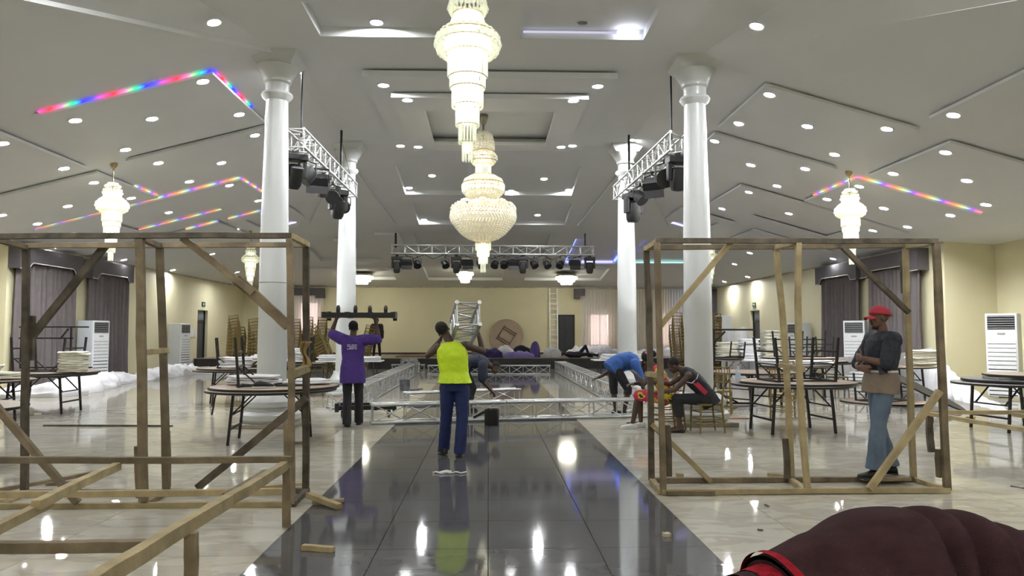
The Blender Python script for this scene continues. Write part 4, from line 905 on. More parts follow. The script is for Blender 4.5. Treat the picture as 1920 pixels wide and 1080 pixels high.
def cloth_stack(where, c, n, w_=.5, d=.38, th=.028, m=None, round_=False, group=None, kind='folded_tablecloth', jit=.03):
    m = m or M_CREAM
    for k in range(n):
        mb = MB(); ww = w_ * R.uniform(.92, 1.05) / 2; dd = d * R.uniform(.92, 1.05) / 2; ph = R.uniform(0, 6)
        N_ = 28
        rings = []
        for (s_, z) in ((.94, 0), (1, .25), (1, .75), (.95, 1)):
            rings.append([Vector((ww * s_ * (abs(cos(2 * pi * i / N_)) ** (1 if round_ else .45)) * (1 if cos(2 * pi * i / N_) > 0 else -1) * (1 + .03 * sin(3 * i + ph)),
                                  dd * s_ * (abs(sin(2 * pi * i / N_)) ** (1 if round_ else .45)) * (1 if sin(2 * pi * i / N_) > 0 else -1), th * z + .006 * sin(i * .9 + ph))) for i in range(N_)])
        vs = [v for r_ in rings for v in r_]; fs = []
        for a in range(3):
            for i in range(N_): fs.append((a * N_ + i, a * N_ + (i + 1) % N_, (a + 1) * N_ + (i + 1) % N_, (a + 1) * N_ + i))
        fs.append(tuple(range(3 * N_, 4 * N_))); fs.append(tuple(range(N_))[::-1]); mb.add(vs, fs)
        o = mb.build(kind, m, None, 50); o.location = Vector(c) + Vector((R.uniform(-jit, jit), R.uniform(-jit, jit), th * 1.06 * k + .008)); o.rotation_euler = (0, 0, R.uniform(-.12, .12))
        col = {'cream_linen': 'cream', 'white_linen': 'white'}.get(m.name, 'pale')
        tag(o, '%s cloth, %s in the stack %s' % (col, nth(k, n), where), 'tablecloth', group or 'folded cloths stacked on the tables')
M_GREY = mat('grey_rim', srgb(150, 152, 152), .4)
c = Vector((-3.15, 11.05, 0))
round_table('round table standing in front of the near left column base', c, .12)
round_table('upturned round table with legs up on the table by the near left column', c + Vector((.02, .08, .762)), .2, True, h=.74)
cloth_stack('left inside the upturned legs at the left', c + Vector((-.38, .35, .80)), 4, .8, .6, .03, M_WHT, True)
cloth_stack('right x', c + Vector((.42, .4, .80)), 2, .7, .5, .03, M_WHT, True)
t = thing('shoe', 'small black and white shoe lying on the upturned table', 'shoe', c + Vector((.0, -.42, .795)), .2)
MB().loft([((x, 0, .04 + z), (0, w2, 0), (0, 0, h2)) for x, w2, h2, z in ((-.14, .02, .01, 0), (-.12, .045, .035, .01), (-.04, .05, .05, .02), (.05, .05, .035, .005), (.13, .045, .02, -.005), (.15, .02, .008, -.01))], 14, 2.2).build('upper', M_BLKP, t, 60)
MB().loft([((x, 0, .012), (0, w2, 0), (0, 0, .012)) for x, w2 in ((-.15, .02), (-.12, .048), (0, .05), (.13, .048), (.16, .02))], 14, 3).build('sole', M_WHT, t, 60)
# drooping strap
tag(MB().tube([P(408, 734, 10.6), P(403, 745, 10.6), P(400, 765, 10.6), P(397, 778, 10.6)], .012, 6).build('table_strap', M_BLK), 'black strap hanging from the left rim of the table by the near left column', 'strap')
# left tables
c = Vector((-8.8, 15.2, 0)); round_table('round table under upturned frames by the first grey curtain', c, .05)
round_table('upturned table with legs up on the table by the first grey curtain', c + Vector((.0, .1, .762)), .0, True, h=.72)
t = thing('folding_stand', 'tall black folding frame standing on the upturned table by the first grey curtain', 'frame', c + Vector((-.1, .5, .84)))
for a, b in (((-.7, 0, 0), (-.7, 0, .85)), ((.3, 0, 0), (.3, 0, .85)), ((-.75, 0, .85), (.65, 0, .85)), ((-.75, 0, .62), (.35, 0, .62)), ((-.7, 0, .02), (.75, 0, .02)), ((-.6, 0, .62), (-.5, 0, .82)), ((.1, 0, .62), (.25, 0, .82))):
    MB().beam(a, b, .03, .03).build('bar', M_BLK, t)
cloth_stack('beside the left air conditioner', Vector((-8.12, 14.98, .80)), 11, .5, .38, .034, group='cloth stack by the left air conditioner')
c = Vector((-8.85, 13.2, 0)); round_table('round table cut by the left picture edge, holding a few cloths', c, .2)
cloth_stack('at the left picture edge', c + Vector((.35, .1, .77)), 3, .8, .6, .035, M_CREAM, True); cloth_stack('farther left at the picture edge', c + Vector((-.15, .5, .77)), 7, .5, .4, .03)
round_table('low brown round table at the left picture edge, nearest on that side', Vector((-6.15, 8.55, 0)), .3, r=.9, h=.745)
# tables behind the left column
c = Vector((-5.6, 16.9, 0)); round_table('round table with cloths left of the near left column', c, .4)
cloth_stack('left of the near left column shaft', c + Vector((.0, -.1, .80)), 6, .75, .5, .036, M_WHT, True)
round_table('upturned table behind the cloths left of the near left column', c + Vector((.05, .1, .762)), .3, True, h=.7)
c = Vector((-5.1, 19.35, 0)); round_table('round table just right of the near left column', c, .1)
round_table('upturned table just right of the near left column', c + Vector((0, .1, .762)), .0, True, h=.72)
cloth_stack('between the two left columns', c + Vector((.1, -.1, .83)), 8, .9, .6, .04, M_WHT, True)
c = Vector((-6.4, 21.5, 0)); round_table('far round table left of the column with cloths', c, .4); cloth_stack('on the far table left of the column', c + Vector((.1, 0, .77)), 5, .8, .6, .035, M_WHT, True)
c = Vector((-4.2, 23.0, 0)); rect_table('white folding table behind the man in the purple shirt', c, 0, 1.95, .8)
cloth_stack('left behind the purple shirt', c + Vector((-.6, 0, .745)), 3, .75, .55, .05, M_WHT); cloth_stack('right behind the purple shirt', c + Vector((.5, 0, .745)), 2, .85, .6, .05, M_WHT)
for i, px in enumerate((628, 682, 690)):
    pass
# right tables
c = Vector((4.85, 11.9, 0)); round_table('round table standing nearest on the right behind the right frame', c, .1, r=.94)
round_table('upturned table with legs up on the nearest right table', c + Vector((.1, .05, .762)), .08, True, h=.73)
t = thing('water_bottle', 'clear plastic water bottle on the left end of the nearest right table', 'bottle', c + Vector((-.84, .05, .762)))
MB().lathe([(.036, 0), (.04, .02), (.04, .17), (.036, .2), (.016, .245), (.016, .26)], 16).build('body', glassy('clear_plastic', (.85, .9, .93), .55, 0), t, 50)
MB().lathe([(.0405, .09), (.0405, .15)], 16, cap=False).build('label_band', mat('bottle_label', srgb(170, 205, 225), .5), t); MB().lathe([(.017, .25), (.017, .275)], 12).build('cap', M_WPL, t)
c = Vector((5.5, 15.6, 0)); round_table('brown round table behind the water bottle', c, .6)
cloth_stack('behind the water bottle', c + Vector((1.0, .2, .77)), 1, .5, .4, .03, M_WHT)
c = Vector((7.6, 18.3, 0)); round_table('round table with white cloths behind the nearest right table', c, .2)
cloth_stack('behind the nearest right table', c + Vector((0, 0, .765)), 3, 1.75, 1.5, .045, M_WHT, True)
round_table('upturned table on the white cloths behind the nearest right table', c + Vector((.3, .5, .92)), .4, True, h=.7)
c = Vector((9.1, 20.4, 0)); round_table('dark topped round table left of the right air conditioner', c, .3, top_m=M_BLKP)
round_table('upturned brown table left of the right air conditioner', c + Vector((-.1, .2, .77)), .7, True, h=.7)
c = Vector((8.3, 23.5, 0)); rect_table('white folding table stacked with cloths by the third right air conditioner', c, 0, 2.2, .8)
cloth_stack('left before the fourth air conditioner', c + Vector((-.75, 0, .745)), 10, .6, .5, .05, M_CREAM); cloth_stack('middle before the fourth air conditioner', c + Vector((-.05, 0, .745)), 12, .6, .5, .05, M_WHT, jit=.06); cloth_stack('right before the fourth air conditioner', c + Vector((.65, 0, .745)), 17, .5, .45, .05, M_CREAM, jit=.03)
# right of the red cap man
c = Vector((9.95, 18.1, 0)); round_table('upright round table with a cloth stack behind the man in the red cap', c, .2, top_m=M_LAM)
cloth_stack('behind the red capped man', P(1731, 686, 18.1) + Vector((0, 0, .0)), 9, .68, .5, .04, M_CREAM)
round_table('upturned brown round table lying low behind the man in the red cap', Vector((8.95, 16.75, .0)), .5, True, h=.66)
round_table('black edged table top leaning on the floor behind the right frame', Vector((8.98, 15.3, .42)), rot3=(0, radians(28), -.56), flat=True, r=.88, top_m=M_BLKP, h=.0)
c = Vector((8.6, 12.0, 0)); round_table('round table at the right picture edge', c, .15, top_m=mat('pale_laminate', srgb(190, 190, 184), .35))
round_table('grey rimmed table top lying on the table at the right picture edge', c + Vector((.1, .1, .765)), .0, flat=True, top_m=M_GREY, h=.045, r=.8)
round_table('brown table top laid uppermost on the table at the right picture edge', c + Vector((.35, .1, .86)), .0, flat=True, h=.03, r=.7)
t = thing('folded_stand', 'grey folded leg frame between the table tops at the right picture edge', 'leg frame', c + Vector((.1, 0, .815)))
MB().beam((-.5, -.2, .02), (.4, -.2, .02), .04, .04).beam((-.5, .2, .02), (.4, .2, .02), .04, .04).beam((-.5, -.2, .02), (-.5, .2, .02), .03, .03).build('bars', M_GREY, t)
# leaning round table on stage
t = round_table('brown round table leaning on its edge against the back wall', Vector((.93, 39.1, 1.42)), rot3=(radians(-86), 0, 0), flat=True, r=.88, h=.03)
tt = MB(); 
def r2(x, y): a = radians(-32); return (x * cos(a) - y * sin(a), x * sin(a) + y * cos(a))
for (a, b) in (((-.36, -.42), (-.36, .42)), ((.36, -.42), (.36, .42)), ((-.36, .36), (.36, .36)), ((-.36, .24), (.36, .24)), ((-.36, -.24), (.36, -.24)), ((-.36, -.36), (.36, -.36))):
    A = r2(*a); B = r2(*b); tt.beam((A[0], A[1], .06), (B[0], B[1], .06), .035, .04)
t.rotation_euler = (radians(86), 0, 0)
tt.build('leg_frame', mat('brown_steel', srgb(70, 52, 48), .4, .2), t)
# tables behind right column
rect_table('white folding table behind the bending man in blue', Vector((4.15, 23.6, 0)), 0, 1.75, .8)
cloth_stack('left behind the bending blue man', Vector((3.9, 23.5, .745)), 3, .7, .55, .05, M_WHT); cloth_stack('right behind the bending blue man', Vector((4.7, 23.5, .745)), 3, .5, .5, .05, M_WHT)
rect_table('pale folding table with grey legs right of the near right column', Vector((7.3, 21.5, 0)), 0, 1.15, .75, leg_m=M_GREY, h=.8)
round_table('upturned table on the pale folding table right of the near right column', Vector((6.7, 21.3, .82)), .2, True, r=.6, h=.5)
t = thing('folding_stand', 'tall black table leg frame standing right of the near right column', 'frame', Vector((5.25, 16.3, 0)))
for a, b in (((-.3, 0, .05), (-.3, 0, 1.62)), ((-.9, 0, 1.64), (.6, 0, 1.64)), ((-.3, 0, 1.35), (-.05, 0, 1.6)), ((-.9, 0, .05), (.6, 0, .03)), ((-.3, 0, .3), (.2, 0, .05)), ((-.9, .3, .4), (-.3, 0, .5)), ((-.9, 0, 1.3), (-.3, 0, 1.3)), ((-.85, 0, .05), (-.85, 0, 1.62))):
    MB().beam(a, b, .04, .04).build('bar', M_BLK, t)
# ============================================================ chiavari chairs
def chiavari(label, c=(0, 0, 0), rz=0, group=None):
    t = thing('chiavari_chair', label, 'chair', c, rz, group); s = .2
    MB().loft([((0, 0, .43), (.2, 0, 0), (0, .2, 0)), ((0, 0, .46), (.205, 0, 0), (0, .205, 0))], 20, 5).build('seat', M_GOLD, t, 40)
    for x in (-1, 1):
        MB().tube([(x * .19, -.19, 0), (x * .18, -.17, .44)], [.013, .018], 8).build('leg', M_GOLD, t, 60)
        MB().tube([(x * .18, .23, 0), (x * .17, .18, .42), (x * .17, .2, .6), (x * .17, .26, .92)], [.014, .018, .016, .014], 8).build('leg', M_GOLD, t, 60)
    b = MB()
    for z, y in ((.91, .258), (.78, .233), (.62, .203)): b.tube([(-.17, y, z), (.17, y, z)], .012, 6)
    for i in range(6): x = -.13 + i * .052; b.tube([(x, .235, .78), (x, .256, .91)], .008, 5)
    b.build('backrest', M_GOLD, t, 60)
    g_ = MB()
    for z in (.14, .22, .33):
        for x in (-1, 1): g_.tube([(x * .186, -.18, z), (x * .178, .21, z)], .009, 6)
    for z in (.14, .22, .33):
        for y in (-.18, .21): g_.tube([(-.18, y, z), (.18, y, z)], .009, 6)
    g_.build('stretchers', M_GOLD, t, 60)
    return t
ch0 = chiavari('gold chiavari chair under the seated man in the black vest', (0, 0, 0), 0)
CH_MAN = FL(1325, 810); ch0.location = (CH_MAN.x, CH_MAN.y + .0, 0); ch0.rotation_euler = (0, 0, radians(-82))
dup(ch0, (CH_MAN.x - .52, CH_MAN.y + .42, 0), radians(-75), 'gold chiavari chair under the woman in the flowered dress')
dup(ch0, (FL(1350, 775).x, FL(1350, 775).y - .1, 0), radians(160), 'empty gold chiavari chair facing the camera behind the seated man')
dup(ch0, (FL(1458, 790).x + .25, FL(1458, 790).y + .4, 0), radians(150), 'empty gold chiavari chair pushed under the nearest right table')
dup(ch0, (7.0, 17.0, 0), radians(10), 'empty gold chiavari chair before the white cloth table on the right')
dup(ch0, (8.9, 18.9, 0), radians(25), 'empty gold chiavari chair behind the white cloth table on the right')
def chair_stack(desc, c, n, rz, tilt, dz=.115, dy=-.055):
    for k in range(n):
        M = Matrix.Rotation(tilt, 3, 'Y') @ Matrix.Rotation(rz, 3, 'Z')
        p = Vector(c) + M @ Vector((0, dy * k, dz * k))
        dup(ch0, p, tuple(M.to_euler()), 'gold chiavari chair, %s in the %s' % (nth(k, n), desc), 'gold chairs in tall stacks')
chair_stack('leftmost tall stack left of the near left column', (-9.0, 27.2, .06), 12, radians(175), radians(-9))
chair_stack('second tall stack left of the near left column', (-8.35, 27.4, .05), 11, radians(180), radians(-8))
chair_stack('third tall stack left of the near left column', (-7.9, 28.6, .04), 12, radians(185), radians(-5))
chair_stack('fourth tall stack against the near left column', (-7.3, 28.8, .04), 11, radians(180), radians(-4))
chair_stack('tall stack right of the near left column', (-7.2, 29.8, .03), 12, radians(180), radians(0)); chair_stack('narrow stack between the left frame posts', (-6.7, 29.9, .03), 12, radians(180), radians(1))
chair_stack('leaning stack beside the far left column', (-5.5, 27.0, .1), 10, radians(180), radians(-28)); chair_stack('stack behind the leaning stack', (-4.75, 27.9, .05), 9, radians(185), radians(12))
chair_stack('tall stack left of the near right column', (6.9, 27.0, .03), 13, radians(180), radians(2)); chair_stack('tall stack right of the near right column', (8.35, 27.5, .03), 13, radians(180), radians(6))
# ============================================================ wall things
def ac(label, c, rz, plinth=.04, h=1.95, w_=.58, d=.42):
    t = thing('air_conditioner', label, 'air conditioner', c, rz)   # front faces -y
    MB().box(-w_ / 2, w_ / 2, -d / 2, d / 2, plinth, h).build('body', M_ACG, t, bevel=.012)
    MB().box(-w_ / 2 + .01, w_ / 2 - .01, -d / 2 - .02, -d / 2, plinth + .03, h - .01).build('front_panel', M_WPL, t, bevel=.008)
    MB().box(-w_ / 2 + .05, w_ / 2 - .05, -d / 2 - .024, -d / 2 - .02, h - .38, h - .05).build('air_outlet', M_BLKP, t)
    for i in range(6): MB().box(-w_ / 2 + .05, w_ / 2 - .05, -d / 2 - .038, -d / 2 - .022, h - .35 + i * .055, h - .343 + i * .055).build('vane', M_WPL, t)
    MB().box(-.08, .08, -d / 2 - .026, -d / 2 - .02, h - .5, h - .46).build('display', M_GREY, t); MB().box(-.1, .1, -d / 2 - .026, -d / 2 - .02, plinth, plinth + .03).build('foot', M_BLK, t)
    for i in range(13):
        z = plinth + .08 + i * .1; MB().box(-w_ / 2 + .04, w_ / 2 - .04, -d / 2 - .034, -d / 2 - .018, z, z + .075 + (.006 if i > 7 else 0)).build('intake_slat', M_WPL, t)
        MB().box(-w_ / 2 + .045, w_ / 2 - .045, -d / 2 - .022, -d / 2 - .019, z - .025, z).build('slat_gap', M_BLK if i < 7 else M_GREY, t)
    return t
ac('tall white air conditioner between the two grey curtains on the left wall', (-12.2, 23.5, 0), radians(74), w_=.66, d=.56)
ac('tall white air conditioner on the left wall near the dark door', (-12.35, 30.3, 0), radians(76), w_=.62, d=.55)
ac('tall white air conditioner in the far right corner on the stage', (11.5, 36.2, ZS), radians(-70), d=.55)
ac('tall white air conditioner on the right wall behind the stacked cloths', (11.6, 27.6, 0), radians(-72), d=.6)
ac('tall white air conditioner between the grey curtains right, behind the man in the red cap', (11.4, 22.9, 0), radians(-38), w_=.62)
t6 = ac('large white air conditioner at the right picture edge', (12.3, 17.5, 0), radians(-46), h=2.03, w_=.66)
MB().box(.315, .318, -.1, -.06, 1.35, 1.5).build('sticker', mat('yellow_sticker', srgb(210, 190, 90), .6), t6)
def curtain(part, root, x0, x1, z0, z1, y, pleats, amp, m, axis='y', gather=0.0, top_amp=None, nz=8, sway=0, solid=0):
    """hanging cloth: x runs along the wall, y stands off it"""
    w_ = x1 - x0; n = pleats * 8
    def f(u, v):
        x = x0 + w_ * u; x += (.5 - u) * w_ * gather * sin(pi * (1 - v)) ** 2; k = amp * (.5 + .5 * (1 - v)); ph = 2 * pi * pleats * u + .5 * sin(3 * v + u * 9)
        yy = y + k * sin(ph) + .3 * k * sin(2.3 * ph + 1) + sway * (1 - v); z = z0 + (z1 - z0) * v
        return (x, yy, z)
    mb = MB().grid(f, n, nz); return mb.build(part, m, root, 70, solid=solid)
def wall_curtain(label, wx, y0, y1, side, ztop=3.9, parts=((0, 1),), low=.06):
    """curtain set on a side wall; local x runs along the wall"""
    t = thing('window_curtain', label, 'curtain', (wx, (y0 + y1) / 2, 0), radians(90) if side < 0 else radians(-90)); L_ = y1 - y0
    # local +y points to the wall when rz=+90 for the left wall
    s = -1
    for a, b in parts: curtain('drape', t, -L_ / 2 + L_ * a, -L_ / 2 + L_ * b, low, 3.45, s * .17, max(4, int((b - a) * L_ * 4.2)), .11, M_CURT, gather=.03)
    m = MB(); n = 12; pr = [(0, .6), (.12, .6), (.15, .48), (.18, .42), (.82, .42), (.85, .48), (.88, .6), (1, .6)]
    vs = []; 
    for u, d_ in pr: vs += [(-L_ / 2 - .12 + (L_ + .24) * u, s * .32, 3.9 - d_), (-L_ / 2 - .12 + (L_ + .24) * u, s * .32, 3.9)]
    m.add(vs, [(2 * i, 2 * i + 2, 2 * i + 3, 2 * i + 1) for i in range(len(pr) - 1)])
    for e in (-1, 1): x = e * (L_ / 2 + .12); m.add([(x, 0, 3.3), (x, s * .32, 3.3), (x, s * .32, 3.9), (x, 0, 3.9)], [(0, 1, 2, 3)])
    m.add([(-L_ / 2 - .12, 0, 3.9), (L_ / 2 + .12, 0, 3.9), (L_ / 2 + .12, s * .32, 3.9), (-L_ / 2 - .12, s * .32, 3.9)], [(0, 1, 2, 3)])
    m.build('pelmet', M_PELM, t, solid=.01)
    tr = MB()
    for (u0, d0), (u1, d1) in zip(pr, pr[1:]): tr.tube([(-L_ / 2 - .12 + (L_ + .24) * u0, s * .335, 3.9 - d0), (-L_ / 2 - .12 + (L_ + .24) * u1, s * .335, 3.9 - d1)], .014, 5)
    tr.build('pelmet_braid', mat('braid', srgb(190, 186, 184), .6), t)
    return t
wall_curtain('grey curtain with stepped pelmet nearest on the left wall', XL, 20.35, 23.2, -1, parts=((0, .25), (.27, 1)))
wall_curtain('second grey curtain on the left wall, right of the air conditioner', XL, 24.0, 26.5, -1)
wall_curtain('grey curtain farther along the right wall', XR, 23.65, 26.4, 1, low=.35)
wall_curtain('nearest grey curtain on the right wall behind the man in the red cap', XR, 20.2, 23.1, 1, low=.5)
# back wall draperies
M_SHR = sheer('sheer_white', (.92, .9, .92), .3); M_SHB = sheer('sheer_beige', (.80, .76, .70), .12); M_SHG = sheer('sheer_grey', (.66, .68, .74), .1)
def back_drape(label, px0, px1, m, pleats, amp=.05, z0=None, y=39.15, gather=0, name='drape'):
    x0 = P(px0, 600, y).x; x1 = P(px1, 600, y).x; t = thing(name, label, 'drape', ((x0 + x1) / 2, y, 0)); w_ = x1 - x0
    curtain('cloth', t, -w_ / 2, w_ / 2, (ZS + .03) if z0 is None else z0, 3.9, 0, pleats, amp, m, gather=gather, nz=10)
    MB().tube([(-w_ / 2, .0, 3.91), (w_ / 2, 0, 3.91)], .02, 6).build('rail', M_GREY, t)
    return t
back_drape('sheer white drape over the pink lit window right of the dark door', 1088, 1142, M_SHR, 9, .06, gather=.15)
back_drape('pale beige drape left of the far right column', 1140, 1188, M_SHB, 8)
back_drape('long beige drape between the two right columns', 1188, 1256, M_SHB, 14)
back_drape('grey drape behind the near right column', 1256, 1330, M_SHG, 14)
back_drape('narrow dark drape edge in the far right corner', 1330, 1346, M_PELM, 3)
back_drape('sheer drape over the window at the back left', 543, 607, M_SHR, 10, .05, gather=.1)
for lab, a, b in (('dark stepped pelmet box at the back left', 541, 607), ('short dark pelmet box right of the ladder', 1077, 1097)):
    x0 = P(a, 545, 39.0).x; x1 = P(b, 545, 39.0).x; w_ = x1 - x0
    o = MB().box(-w_ / 2, w_ / 2, -.14, .18, -.22, .16).box(w_ / 2 - .45 if a < 600 else -w_ / 2, w_ / 2 if a < 600 else -w_ / 2 + .3, -.14, .18, -.36, -.22).build('pelmet', M_PELM, None); o.location = ((x0 + x1) / 2, 39.2, 3.75); tag(o, lab, 'pelmet')
# ladder
t = thing('ladder', 'tall aluminium ladder leaning upright against the back wall', 'ladder', (P(1038, 600, 39.1).x, 39.1, ZS))
M_LAD = mat('ladder_alu', srgb(225, 226, 228), .5, .05)
for x in (-.2, .2): MB().beam((x, -.25, 0), (x, .1, 3.45), .06, .03).build('rail', M_LAD, t)
for i in range(12): MB().beam((-.2, -.23 + .028 * i, .2 + .27 * i), (.2, -.23 + .028 * i, .2 + .27 * i), .035, .04).build('rung', M_LAD, t)
# exit signs, sockets
for lab, x, y, s in (('small green sign above the left door', XL + .02, 33.9, 1), ('small green sign above the right door', XR - .02, 33.6, -1)):
    t = thing('exit_sign', lab, 'sign', (x, y, 2.86)); MB().box(-.02, .02, -.17, .17, -.1, .1).build('plate', mat('sign_green', srgb(40, 72, 56), .5), t); MB().box(s * .02, s * .024, -.1, -.02, -.05, .05).box(s * .02, s * .024, .02, .1, -.01, .03).build('pictogram', mat('sign_white', srgb(180, 200, 190), .5), t)
for lab, px, py, w2 in (('small white wall socket right of the second left curtain', 233, 689, .09), ('white wall socket left of the dark left door', 359, 673, .09), ('grey switch plate left of the dark left door', 366, 629, .07), ('white wall phone box left of the dark left door', 360, 624, .16)):
    v = WX(px, py, XL + .02); o = MB().box(-.012, .02, -w2, w2, -w2 * 1.1, w2 * 1.1).build('wall_socket', M_WPL, None, bevel=.005); o.location = v; tag(o, lab, 'socket')
# ============================================================ cloth heaps
def heap(label, pts, h, m, name='cloth_heap', cat='cloth heap', seed=0, z0=0, w_=.5, rough=.45, fold=3.2):
    """mound of bunched cloth along a polyline of floor points"""
    pts = [Vector(p) for p in pts]; c = sum(pts, Vector()) / len(pts); c.z = z0
    rr = random.Random(seed); n = 14 * (len(pts) - 1) + 4; k = 16; cum = [0]
    for a, b in zip(pts, pts[1:]): cum.append(cum[-1] + (b - a).length)
    def at(s):
        for i in range(len(pts) - 1):
            if s <= cum[i + 1] + 1e-6: return pts[i].lerp(pts[i + 1], (s - cum[i]) / (cum[i + 1] - cum[i])), (pts[i + 1] - pts[i]).normalized()
        return pts[-1], (pts[-1] - pts[-2]).normalized()
    def f(u, v):
        p, d = at(cum[-1] * min(1, u)); q = Vector((-d.y, d.x, 0)); e = sin(pi * min(max(u, 0), 1)) ** .35
        nn = noise.noise(Vector((u * cum[-1] * 1.6 + seed, v * 2, seed * 3.1))); ww = w_ * (.75 + .5 * nn) * (.35 + .65 * e)
        a = pi * v; x = cos(a); z = max(0, sin(a)) ** .7
        n2 = noise.noise(Vector((u * cum[-1] * fold + seed, v * fold * 1.6, 5))) + .5 * noise.noise(Vector((u * cum[-1] * fold * 2.5, v * fold * 4, seed)))
        hh = h * e * z * (1 + rough * 1.6 * n2)
        vv = p + q * (x * ww) - c; vv.z = max(.004, hh + .004); return vv
    o = MB().grid(f, n * 2, k * 2).build(name, m, None, 80); o.location = c
    return tag(o, label, cat)
heap('white cloth heap running along the left wall below the grey curtains', [FL(-30, 745), FL(120, 742), FL(190, 722), FL(255, 712)], .32, M_WHT, seed=3, w_=.75)
heap('white cloth heap along the left wall before the second air conditioner', [FL(250, 715), FL(300, 707), FL(350, 700), FL(425, 701)], .3, M_WHT, seed=9, w_=.85)
heap('white cloth heap on the floor behind the right tables', [FL(1560, 690), FL(1610, 700), FL(1690, 720)], .5, M_WHT, seed=5, w_=.9)
M_DKP = mat('dark_purple_cloth', srgb(52, 40, 92), .8, var=.25); M_LAV = mat('lavender_cloth', srgb(140, 126, 186), .8, var=.15); M_PUR = mat('purple_cloth', srgb(88, 72, 130), .8, var=.15); M_GRY = mat('grey_sack', srgb(120, 120, 124), .8, var=.2); M_DK = mat('black_cloth', srgb(36, 35, 44), .85, var=.3)
ys = 33.8
def SP(px, dy=0): v = P(px, 668, ys + dy); v.z = ZS; return v
heap('grey bundle at the left of the cloths on the stage edge', [SP(884), SP(903)], .52, M_GRY, seed=1, z0=ZS, w_=.3, name='cloth_bundle', rough=.16)
heap('dark purple bundle on the stage edge', [SP(898), SP(943)], .42, M_DKP, seed=2, z0=ZS, w_=.4, name='cloth_bundle', rough=.16)
heap('white bundle behind the lavender cloth on the stage edge', [SP(930, .8), SP(966, .8)], .5, M_WHT, seed=4, z0=ZS, w_=.4, name='cloth_bundle', rough=.16)
heap('black bundle behind the lavender cloth on the stage edge', [SP(956, .9), SP(1000, .9)], .5, M_DK, seed=6, z0=ZS, w_=.4, name='cloth_bundle', rough=.16)
heap('lavender cloth bundle on the stage edge', [SP(943), SP(1003)], .28, M_LAV, seed=7, z0=ZS, w_=.35, name='cloth_bundle', rough=.16)
heap('pointed purple bundle on the stage edge', [SP(993, .3), SP(1013, .3)], .75, M_PUR, seed=8, z0=ZS, w_=.35, name='cloth_bundle', rough=.1)
heap('white sack under the head of the person lying on the stage', [SP(1018), SP(1053)], .45, mat('white_sack', srgb(205, 204, 196), .8, var=.1), seed=11, z0=ZS, w_=.4, name='cloth_bundle', rough=.16)
heap('long white cloth heap on the stage behind the lying person', [SP(1060, 2.5), SP(1100, 2.5), SP(1165, 2.5)], .42, M_WHT, seed=12, z0=ZS, w_=.6)
heap('white cloth heap on the stage between the two right columns', [SP(1186, 2.5), SP(1250, 2.5), SP(1285, 2.5)], .3, M_WHT, seed=13, z0=ZS, w_=.6)
for i in range(5):
    a = P(742 + i * 4, 660, 34.6 + i * .5); b = P(850 + i * 6, 660, 34.8 + i * .5); a.z = b.z = ZS + .03
    loose('plank', 'brown plank on the stage, %s from the stage edge' % ['nearest', 'second', 'third', 'fourth', 'farthest'][i], a, b, .2, .05, mat('brown_plank', srgb(128, 108, 84), .7, var=.2), 'plank')
# draped white cloths on the right
def sheet(label, top, bot, m, n=60, k=14, amp=.06, pleats=14, name='draped_cloth'):
    top = [Vector(p) for p in top]; bot = [Vector(p) for p in bot]; c = sum(bot, Vector()) / len(bot)
    def pl(L, u):
        s = u * (len(L) - 1); i = min(int(s), len(L) - 2); return L[i].lerp(L[i + 1], s - i)
    def f(u, v):
        a = pl(bot, u); b = pl(top, u); p = a.lerp(b, v); sag = sin(pi * v) * -.1
        return p - c + Vector((.3 * amp * cos(pleats * 6.3 * u), -amp * (1.1 - v) * sin(pleats * 6.28 * u + 2 * v), sag * (b.z - a.z) * .3))
    o = MB().grid(f, n * 2, k).build(name, m, None, 80); o.location = c; return tag(o, label, 'cloth')
sheet('white pleated cloth draped from the right wall corner down to the floor', [P(1655, 668, 19.0), P(1745, 652, 19.0), P(1790, 700, 18.4), P(1850, 748, 17.0), P(1900, 765, 16.0)], [FL(1645, 733), FL(1730, 738), FL(1800, 752), FL(1868, 770), FL(1930, 778)], M_WHT, amp=.07, pleats=16)
sheet('white pleated cloth hung behind the tables in front of the right curtain', [P(1545, 672, 22.6), P(1600, 668, 22.4), P(1650, 672, 22.0)], [FL(1540, 719), FL(1600, 719), FL(1650, 720)], M_WHT, amp=.06, pleats=10)
sheet('sheer white cloth hung over frames right of the near right column', [P(1352, 625, 24.0), P(1395, 612, 24.0), P(1418, 640, 23.5)], [FL(1350, 708), FL(1390, 716), FL(1440, 705)], sheer('sheer_net', (.85, .86, .9), .3), amp=.08, pleats=7)
heap('white cloth heap under the sheer cloth right of the near right column', [FL(1380, 716), FL(1450, 712)], .3, M_WHT, seed=21, w_=.6)
tag(MB().box(-.5, .5, -.2, .2, 0, .02).build('floor_board', M_LAM), 'flat brown board on the floor behind the seated man', 'board').location = FL(1345, 786) + Vector((.1, .2, .002))
